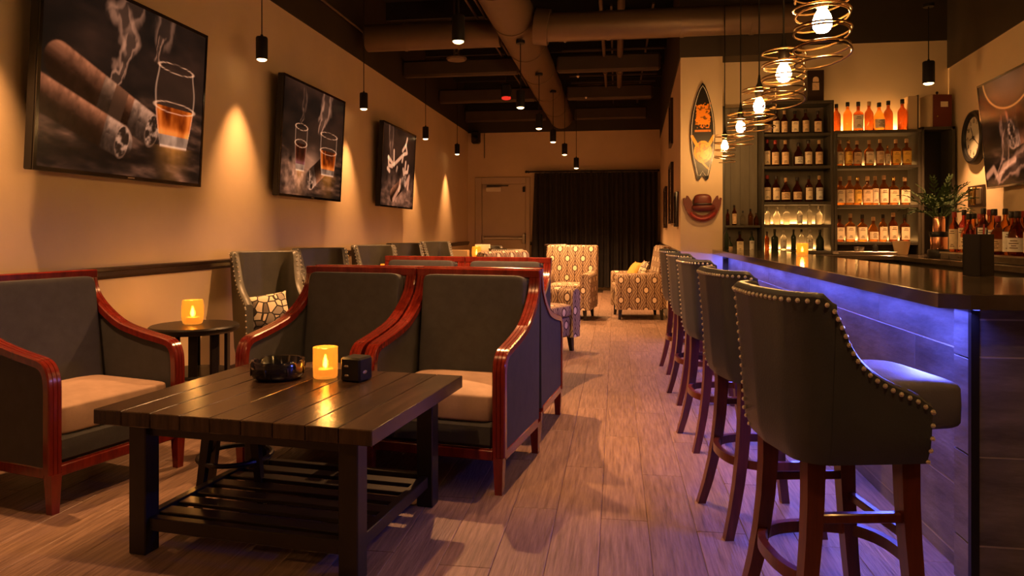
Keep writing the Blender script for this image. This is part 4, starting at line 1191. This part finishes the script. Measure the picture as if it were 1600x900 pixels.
row('right', 'third', [2.376, 2.468, 2.556, 2.650, 2.738, 2.818, 2.915, 3.027], RZ[1], ['amber'], ['square', 'round', 'round', 'square', 'slim', 'round', 'square', 'square'], ['cork', 'cork', 'gold', 'cork'], ['cream', 'tanlabel', 'yellowlabel', 'tanlabel', 'cream', 'cream', 'tanlabel', 'cream'], [1.12, 1.1, 1.08, 1.12, 1.02])
row('right', 'lowest', [2.368, 2.475, 2.607, 2.716, 2.812, 2.906, 3.02], RZ[2], ['darkamber', 'amber', 'amber', 'amber', 'amber', 'darkamber', 'darkamber'], ['square', 'square', 'square', 'squat', 'round', 'round', 'square'], ['capblack', 'cork', 'capblack', 'cork'], ['cream'], [1.04, 1.1, 1.06, 1.02])
# bottles along the side counter
rt = [(6.72, 'slim', 'darkamber', 'cream'), (6.60, 'slim', 'redglass', 'cream'), (6.46, 'squat', 'amber', 'cream'), (6.33, 'round', 'amber', None), (6.22, 'slim', 'darkamber', 'greylabel'), (6.11, 'round', 'amber', 'greylabel'), (6.00, 'squat', 'amber', 'tanlabel'), (5.86, 'square', 'amber', 'greylabel'), (5.73, 'squat', 'darkamber', 'greylabel'), (5.60, 'round', 'darkamber', 'cream'), (5.47, 'squat', 'amber', 'greylabel')]
for i, (y, k, g, l) in enumerate(rt):
    bottle('%s liquor bottle with %s, %s from the fern along the side counter' % (words[g], lw[l], ORD[i]), (2.915 + .025 * (i % 2), y, 1.019), k, g, 'capblack' if i % 3 else 'capred', l, 1.22 + .06 * (i % 3), 'bottles along the side counter', math.radians(-48))
for i, (y, k, g) in enumerate(((6.66, 'round', 'amber'), (6.40, 'slim', 'darkamber'), (6.16, 'slim', 'amber'), (5.93, 'round', 'darkamber'), (5.66, 'slim', 'amber'))):
    bottle('%s bottle half hidden in the back row, %s from the fern' % (words[g], ORD[i]), (3.045, y, 1.019), k, g, 'capred' if i % 2 else 'capblack', None, 1.26, 'bottles along the side counter')
# odds and ends in the niche and on the bar
for i, (x, k, g, s, l) in enumerate(((1.215, 'slim', 'darkamber', .62, None), (1.285, 'slim', 'darkamber', .78, 'tanlabel'), (1.375, 'square', 'glass', .62, None), (1.455, 'round', 'amber', .68, None), (1.515, 'squat', 'amber', .55, None))):
    bottle('small %s flask on the niche ledge, %s from left' % (words[g], ORD[i]), (x, 8.11, 1.263), k, g, 'capblack', l, s, 'small flasks on the niche ledge')
for i, (x, k, g, s, l) in enumerate(((1.235, 'squat', 'green', .75, 'tanlabel'), (1.345, 'square', 'darkamber', .95, 'cream'), (1.47, 'slim', 'green', .85, 'greylabel'))):
    bottle('dark bottle below the niche ledge, %s from left' % ORD[i], (x, 8.12, .957), k, g, 'capblack', l, s, 'dark bottles below the niche ledge')
bottle('slim black bottle standing alone at the far end of the bar top', (1.16, 7.85, 1.001), 'slim', 'green', 'capblack', None, .85)

# ================================================================== SMALL THINGS AT THE BAR
t = thing('menu_stand', 'tall square black metal holder standing on the near end of the bar', 'holder', (1.60, 3.46, 1.001), math.radians(28))
m = MB(); w, h, th = .042, .185, .004
m.box(-w, w, -w, -w + th, 0, h).box(-w, w, w - th, w, 0, h).box(-w, -w + th, -w, w, 0, h).box(w - th, w, -w, w, 0, h).build('sleeve', M['black'], t, smooth=False)
MB().box(-w + th, w - th, -w + th, w - th, 0, .012).build('bottom_plate', M['black'], t, smooth=False)
for k in range(7):
    a = k * .9; s = MB(); x, y = .022 * math.cos(a), .022 * math.sin(a)
    s.tube([(x, y, .012), (x * 1.5, y * 1.5, .205 + .012 * (k % 3))], .0035, 6); s.build('straw', M['capred'] if k % 2 else M['capblack'], t)
t = thing('serving_mat', 'flat black rubber mat on the near end of the bar top', 'mat', (1.72, 2.68, 1.001))
MB().box(-.16, .35, -.11, .11, 0, .010, .003).build('mat_body', M['black'], t)
for k in range(12): MB().box(-.15 + k * .041, -.13 + k * .041, -.10, .10, .010, .013).build('rib', M['black'], t, smooth=False)
t = thing('serving_tray', 'low metal tray with bar tools on the back counter below the right shelf', 'tray', (2.52, 7.78, .956))
MB().box(-.28, .28, -.10, .10, 0, .010, .003).build('tray_base', M['steel'], t)
MB().box(-.28, .28, -.105, -.095, 0, .035, .003).box(-.28, .28, .095, .105, 0, .035, .003).build('tray_rim', M['steel'], t)
tag(MB().lathe([(.02, 0), (.045, .03), (.05, .07), (.046, .07), (.02, .02)], 20).build('mixing_bowl', M['steel'], loc=(2.47, 7.78, .967)), 'small steel bowl on the bar tool tray', 'bowl')
tag(MB().lathe([(.025, 0), (.03, .06), (.022, .08), (.012, .10)], 16).build('shaker', M['black'], loc=(2.63, 7.80, .967)), 'small black shaker on the bar tool tray', 'shaker')
tag(MB().lathe([(.055, 0), (.06, .01), (.085, .14), (.08, .14), (.05, .012)], 20).build('ice_bucket', M['carton'], loc=(2.90, 7.85, .956)), 'tan bucket on the back counter below the right shelf', 'bucket')
# boxes on top of the shelves
t = thing('bottle_carton', 'tall dark carton with arched label on top of the left shelf unit', 'box', (2.12, 8.13, 2.588))
MB().box(-.085, .085, -.07, .07, 0, .335, .004).build('carton_body', M['rail'], t)
MB().box(-.035, .035, -.0725, -.070, .12, .20, .001).build('front_label', M['tanlabel'], t)
MB().prism([(-.03, .21)] + [(.03 * math.cos(a), .235 + .03 * math.sin(a)) for a in np.linspace(PI, 0, 9)] + [(.03, .21)], 'y', -.0725, -.070).build('arched_label', M['tanlabel'], t)
t = thing('storage_box', 'open tan-sided dark box at the right end of the top shelf', 'box', (3.092, 8.16, 2.2315), 0.0)
MB().box(-.045, .045, -.10, .10, 0, .39, .004).build('box_body', M['carton'], t)
MB().box(.045, .057, -.105, .105, 0, .40, .003).build('box_lid', M['rail'], t)
MB().box(.0575, .0585, -.02, .02, .18, .22).build('clasp', M['steel'], t, smooth=False)
t = thing('humidor', 'dark red upright box with a small label on the tall cabinet', 'box', (3.36, 8.14, 2.286), math.radians(8))
MB().box(-.10, .10, -.10, .10, 0, .34, .006).build('box_body', M['redbox'], t)
MB().box(-.125, -.10, -.10, .10, 0, .34, .004).build('pale_side', M['carton'], t)
MB().box(-.02, .055, -.103, -.100, .21, .265).build('paper_label', M['cream'], t, smooth=False)
MB().ball((-.06, -.105, .11), .012, 8, 6).build('latch', M['gold'], t)
MB().lathe([(.006, .34), (.006, .36), (.014, .37), (.012, .385), (.002, .39)], 10).build('knob', M['rail'], t)

# fern in a copper vase
t = thing('potted_fern', 'green fern spray in a copper vase on the side counter', 'plant', (2.94, 7.08, .956))
MB().lathe([(.09, 0), (.095, .01), (.095, .06), (.088, .075)], 28).build('base', M['black'], t)
MB().lathe([(.068, .075), (.070, .08), (.070, .205), (.066, .215), (.03, .218)], 28).build('jar', M['copper'], t)
MB().lathe([(.074, .19), (.078, .2), (.078, .225), (.074, .235)], 28).build('collar', M['black'], t)
MB().lathe([(.048, .235), (.050, .245), (.050, .37), (.046, .378), (.040, .37), (.040, .26), (.01, .25)], 28).build('vase', M['copper'], t)
rf = random.Random(4)
for k in range(34):
    a = 2 * PI * k / 34 * 3.4 + rf.uniform(-.3, .3); hgt = rf.uniform(.16, .42); rad = rf.uniform(.08, .36)
    base = Vector((.02 * math.cos(a), .02 * math.sin(a), .34)); tip = Vector((rad * math.cos(a), rad * math.sin(a), .44 + hgt - rad * .75))
    mid = base.lerp(tip, .55) + Vector((0, 0, .10)); st_pts = []
    for i in range(9):
        s = i / 8; st_pts.append(base * (1 - s) ** 2 + mid * 2 * s * (1 - s) + tip * s * s)
    m = MB(); m.tube(st_pts, [.003 * (1 - .6 * i / 8) for i in range(9)], 5)
    for i in range(3, 9):
        d = (st_pts[min(8, i + 1)] - st_pts[i - 1]).normalized(); side = d.cross(Vector((0, 0, 1))).normalized()
        for sgn in (-1, 1):
            ln = .095 * (1.15 - i / 11); e = (side * sgn * .8 + d * .75 + Vector((0, 0, rf.uniform(-.25, .2)))).normalized(); w_ = d * .016
            p0 = st_pts[i]; p1 = p0 + e * ln * .45; p2 = p0 + e * ln
            up = Vector((0, 0, .002))
            m.add([p0, p1 + w_ + up, p2, p1 - w_ + up, p1 - Vector((0, 0, .004))], [(0, 1, 4), (1, 2, 4), (2, 3, 4), (3, 0, 4)])
    m.build('frond', M['leaf'], t, smooth=False)

# ------------------------------------------------------------------ things on the angled right wall
def wall_pt(s, z, off=0.0):
    p = SW0 + sd * s - sn_ * off; return Vector((p.x, p.y, z))
WR = math.atan2(sd.y, sd.x)
WM = lambda s, z, off=0.0: Matrix.Translation(wall_pt(s, z, off)) @ Matrix(((sd.x, -sn_.x, 0, 0), (sd.y, -sn_.y, 0, 0), (0, 0, 1, 0), (0, 0, 0, 1)))
# local frame: x along the wall toward the viewer, y out of the wall into the room, z up
def along(y): return (SW0.y - y) / -sd.y
def wthing(name, label, cat, y, z):
    o = bpy.data.objects.new(name, None); COL.objects.link(o); o.empty_display_size = .1
    o.matrix_world = WM(along(y), z, .001); tag(o, label, cat); return o
t = wthing('wall_clock', 'round black-rimmed wall clock with pale face on the right wall', 'clock', 7.50, 2.105)
RX = Matrix.Rotation(-PI / 2, 4, 'X')
MB().lathe([(.262, 0), (.262, .03), (.250, .055), (.228, .062), (.205, .050), (.198, .030)], 48, cap=False).xf(RX).build('rim', M['black'], t)
MB().lathe([(.001, .028), (.200, .028)], 48, cap=False).xf(RX).build('face', M['clockface'], t)
def text_mesh(name, s, size, mat, parent, loc, rot, depth=.0008):
    cu_ = bpy.data.curves.new(name, 'FONT'); cu_.body = s; cu_.size = size; cu_.align_x = 'CENTER'; cu_.align_y = 'CENTER'; cu_.extrude = depth
    tmp = bpy.data.objects.new('tmp', cu_); COL.objects.link(tmp)
    dg = bpy.context.evaluated_depsgraph_get(); me = bpy.data.meshes.new_from_object(tmp.evaluated_get(dg))
    bpy.data.objects.remove(tmp); me.materials.clear(); me.materials.append(mat)
    o = bpy.data.objects.new(name, me); COL.objects.link(o); o.parent = parent; o.location = loc; o.rotation_euler = rot; return o
for k in range(12):
    a = PI / 2 - 2 * PI * (k + 1) / 12
    # seen from the room the wall's local x runs to the right
    text_mesh('numeral', str(k + 1), .052, M['capblack'], t, (.155 * math.cos(a), .030, .155 * math.sin(a)), (PI / 2, 0, 0))
    MB().box(-.004, .004, .0285, .030, .178, .194).xf(Matrix.Rotation(-(a - PI / 2), 4, 'Y')).build('tick', M['capblack'], t, smooth=False)
def hand(name, ang, ln, w):
    MB().prism([(-w, -.03), (w, -.03), (w * .5, ln), (-w * .5, ln)], 'y', .034, .037).xf(Matrix.Rotation(ang, 4, 'Y')).build(name, M['capblack'], t, smooth=False)
hand('hour_hand', math.radians(-100), .095, .007); hand('minute_hand', math.radians(122), .15, .005); hand('second_hand', math.radians(-28), .12, .002)
MB().lathe([(.014, .034), (.014, .042), (.002, .044)], 14).xf(RX).build('hub', M['capblack'], t)

A = Art(1.60, .93, 200, 120, seed=4); A.back((.05, .03, .02), .30, 35)
A.c *= .7
e = np.hypot((A.u - .62) / .50, (A.v - .95) / .30); A.add((1 - ss(.0, .045, np.abs(e - 1))) * .8, (.85, .50, .14))
A.add(np.exp(-((e - .8) / .25) ** 2) * .14, (.8, .40, .12)); A.add(np.exp(-(((A.u - .6) / .35) ** 2 + ((A.v - .85) / .12) ** 2)) * .35, (.6, .34, .2))
A.plume([(.25, .05), (.40, .20), (.50, .42), (.48, .55)], .05, .10, 1.1, 81)
A.plume([(.30, .08), (.62, .16), (.95, .30), (1.3, .20)], .06, .12, 1.0, 91)
A.cigar((1.5, .55), (.62, .42), .13, .86)
A.grade = (.75, .43, .26)
A.stroke([(.02, .10), (.18, .16), (.26, .06), (.40, .16), (.62, .20)], .012, (.8, .5, .36), .03)
t = wthing('wall_screen', 'large tilted screen showing smoke and a cigar high on the right wall', 'screen', 6.26, 1.575)
TM = Matrix.Translation((0, .10, 0)) @ Matrix.Rotation(math.radians(-5), 4, 'X')
MB().box(-.72, .86, -.05, 0, 0, .93, .006).xf(TM).build('casing', M['black'], t)
MB().box(-.72, .86, 0, .005, 0, .016).box(-.72, .86, 0, .005, .914, .93).box(-.72, -.704, 0, .005, .016, .914).box(.844, .86, 0, .005, .016, .914).xf(TM).build('bezel', M['blackgloss'], t, smooth=False)
MB().box(-.25, .25, 0, .09, .25, .65).build('wall_bracket', M['black'], t, smooth=False)
art_panel('picture', A, t, lambda a, h: tuple(TM @ Vector((-.704 + a * 1.548, .002, .016 + h * .898))), M['screen'])
t = wthing('bottle_opener_plaque', 'small wooden wall plaque with metal bottle opener below the clock', 'opener', 7.48, 1.43)
MB().box(-.19, .19, 0, .025, 0, .21, .004).build('backing_board', M['rail'], t)
MB().box(-.05, .03, .025, .07, .02, .19, .01).build('opener_body', M['gold'], t)
MB().box(-.12, -.05, .025, .05, .07, .13, .01).build('opener_lip', M['black'], t)
MB().box(.06, .16, .025, .04, .03, .18, .004).build('metal_plate', M['steel'], t)

# ------------------------------------------------------------------ surfboard and plaque on the bar wall
t = thing('surfboard', 'black mini surfboard with orange emblem hanging on the wall by the bar', 'wall art', (.932, 8.0, 1.765))
Hb = 1.04
def half(s):  # half width at height fraction s (0 tail .. 1 nose)
    t_ = [0, .1, .25, .35, .45, .57, .7, .85, .95, .985, 1.0]; f_ = [.44, .62, .87, .96, 1.0, .96, .83, .54, .27, .13, 0]
    return .132 * (float(np.interp(s, t_, f_)) * .5 + .25 * float(np.interp(max(0, s - .04), t_, f_)) + .25 * float(np.interp(min(1, s + .04), t_, f_))) if s < 1 else 0
out = [(-half(k / 30), Hb * k / 30) for k in range(31)]
prof = [(x, z) for x, z in out] + [(-x, z) for x, z in out[-2::-1]] + [(.035, -.015), (0, .045), (-.035, -.015)]
MB().prism(prof, 'y', -.030, -.004).build('board', M['blackgloss'], t, ang=25)
line = [(x * .90, .04 + z * .93) for x, z in out] + [(-x * .90, .04 + z * .93) for x, z in out[-2::-1]] + [(.03, .035), (0, .085), (-.03, .035)]
MB().tube([(x, -.031, z) for x, z in line], .0035, 5, closed=True).build('pin_line', M['greylabel'], t)
S = Art(.27, 1.04, 90, 300, seed=6); S.c[:] = (.012, .010, .008)
cu_, cv = S.u - .135, S.v
n1 = vnoise(S.u, S.v, 40, 40, 3, 3); n2 = vnoise(S.u, S.v, 90, 60, 2, 5)
ORG = np.array((.95, .46, .02)); YEL = np.array((.85, .52, .02))
sh = (np.abs(cu_) < .075 + (n2 - .5) * .03) & (cv > .585) & (cv < .80 + (n2 - .5) * .05 + cu_ * .15)
S.over(sh.astype(float), ORG); S.over((sh & (n1 > .63)).astype(float) * .8, (.05, .03, .01))
S.over(((np.abs(cu_) < .07) & (cv > .545) & (cv < .585) & (n2 > .62)).astype(float), ORG * .8)
tx = (np.abs(cu_) < .085) & (cv > .505) & (cv < .53) & ((np.sin(S.u * 520) + n2) > -.1)
S.over(tx.astype(float), (.85, .40, .06))
dd = np.hypot(cu_ / .095, (cv - .29) / .12)
S.over((dd < 1).astype(float), YEL); S.over(((dd < 1) & (n1 > .56)).astype(float) * .55, (.10, .06, .01))
S.over(((np.abs(dd - .78) < .03)).astype(float) * .6, (.12, .06, .01))
for sg_ in (-1, 1):
    ear = (np.abs(cu_ - sg_ * (.06 + (cv - .36) * .55)) < .018) & (cv > .35) & (cv < .47)
    S.over(ear.astype(float), YEL)
S.over(((np.abs(cu_ + (cv - .17) * .9) < .012) & (cv > .10) & (cv < .2)).astype(float), (.75, .5, .2))
nu, nv = S.u.shape
def place_s(a, h):
    s = .03 + h * .955; hw = half(s) * .985
    return ((a * 2 - 1) * hw, -.0305, Hb * s)
# print sampled in board space so that the emblem keeps its proportions
ui = np.zeros((nu, nv), int); vi = np.zeros((nu, nv), int)
for j in range(nv):
    s = .03 + j / (nv - 1) * .955; hw = half(s) * .985
    for i in range(nu):
        x = (i / (nu - 1) * 2 - 1) * hw
        ui[i, j] = int(np.clip((x + .135) / .27 * (nu - 1), 0, nu - 1)); vi[i, j] = int(np.clip(s * (nv - 1), 0, nv - 1))
S.c = S.c[ui, vi]
art_panel('board_print', S, t, place_s, M['print'])
t = thing('carved_plaque', 'dark red carved wooden hat-shaped plaque on a ribbon below the surfboard', 'wall art', (.928, 8.0, 1.30))
arc = [(.165 * math.cos(a), .145 + .145 * math.sin(a)) for a in np.linspace(PI * 1.05, PI * 1.95, 25)]
arc2 = [(.105 * math.cos(a), .165 + .095 * math.sin(a)) for a in np.linspace(PI * 1.95, PI * 1.05, 25)]
MB().prism(arc + arc2, 'y', -.045, 0).build('banner', M['cherry'], t, ang=30)
arc3 = [(.14 * math.cos(a), .155 + .125 * math.sin(a), 0) for a in np.linspace(PI * 1.15, PI * 1.85, 21)]
MB().tube([(p[0], -.046, p[1]) for p in arc3], .014, 8).build('banner_ridge', M['capred'], t)
for sx in (-1, 1):
    MB().prism([(sx * .12, .10), (sx * .17, .12), (sx * .195, .19), (sx * .205, .255), (sx * .185, .262), (sx * .172, .235), (sx * .165, .285), (sx * .15, .28), (sx * .11, .22), (sx * .09, .17)], 'y', -.035, 0).build('ribbon_end', M['redbox'], t, ang=30)
MB().super((.01, -.05, .155), (.125, .05, .045), .9, 28, 12).build('hat_brim', M['redbox'], t)
MB().super((.0, -.045, .225), (.095, .055, .075), .65, 26, 14).build('hat_crown', M['redbox'], t)
MB().super((.0, -.055, .19), (.100, .052, .014), .6, 26, 8).build('hat_band', M['rail'], t)
# framed things on the aisle wall
def aisle(y): return RX0 + (RX1 - RX0) * (y - 8.0) / (FARY - 8.0)
def aframe(label, y0, y1, z0, z1):
    ym = (y0 + y1) / 2; t = thing('picture_frame', label, 'picture', (aisle(ym), ym, z0), math.atan2(-(RX1 - RX0), FARY - 8.0))
    d = (y1 - y0) / 2; h = z1 - z0
    MB().box(-.035, 0, -d, -d + .04, 0, h).box(-.035, 0, d - .04, d, 0, h).box(-.035, 0, -d + .04, d - .04, 0, .04).box(-.035, 0, -d + .04, d - .04, h - .04, h).build('frame', M['rail'], t, smooth=False)
    MB().box(-.012, 0, -d + .04, d - .04, .04, h - .04).build('picture', M['pillowpat'], t, smooth=False)
aframe('tall dark-framed picture on the aisle wall beyond the bar', 9.5, 10.3, 1.30, 2.10)
aframe('narrow dark-framed picture high on the aisle wall beyond the bar', 9.6, 10.2, 2.35, 2.95)
aframe('small dark-framed picture on the aisle wall close to the bar corner', 8.35, 8.75, 1.25, 1.65)
aframe('dark-framed picture on the aisle wall nearest the curtain', 11.4, 12.2, 1.25, 1.9)
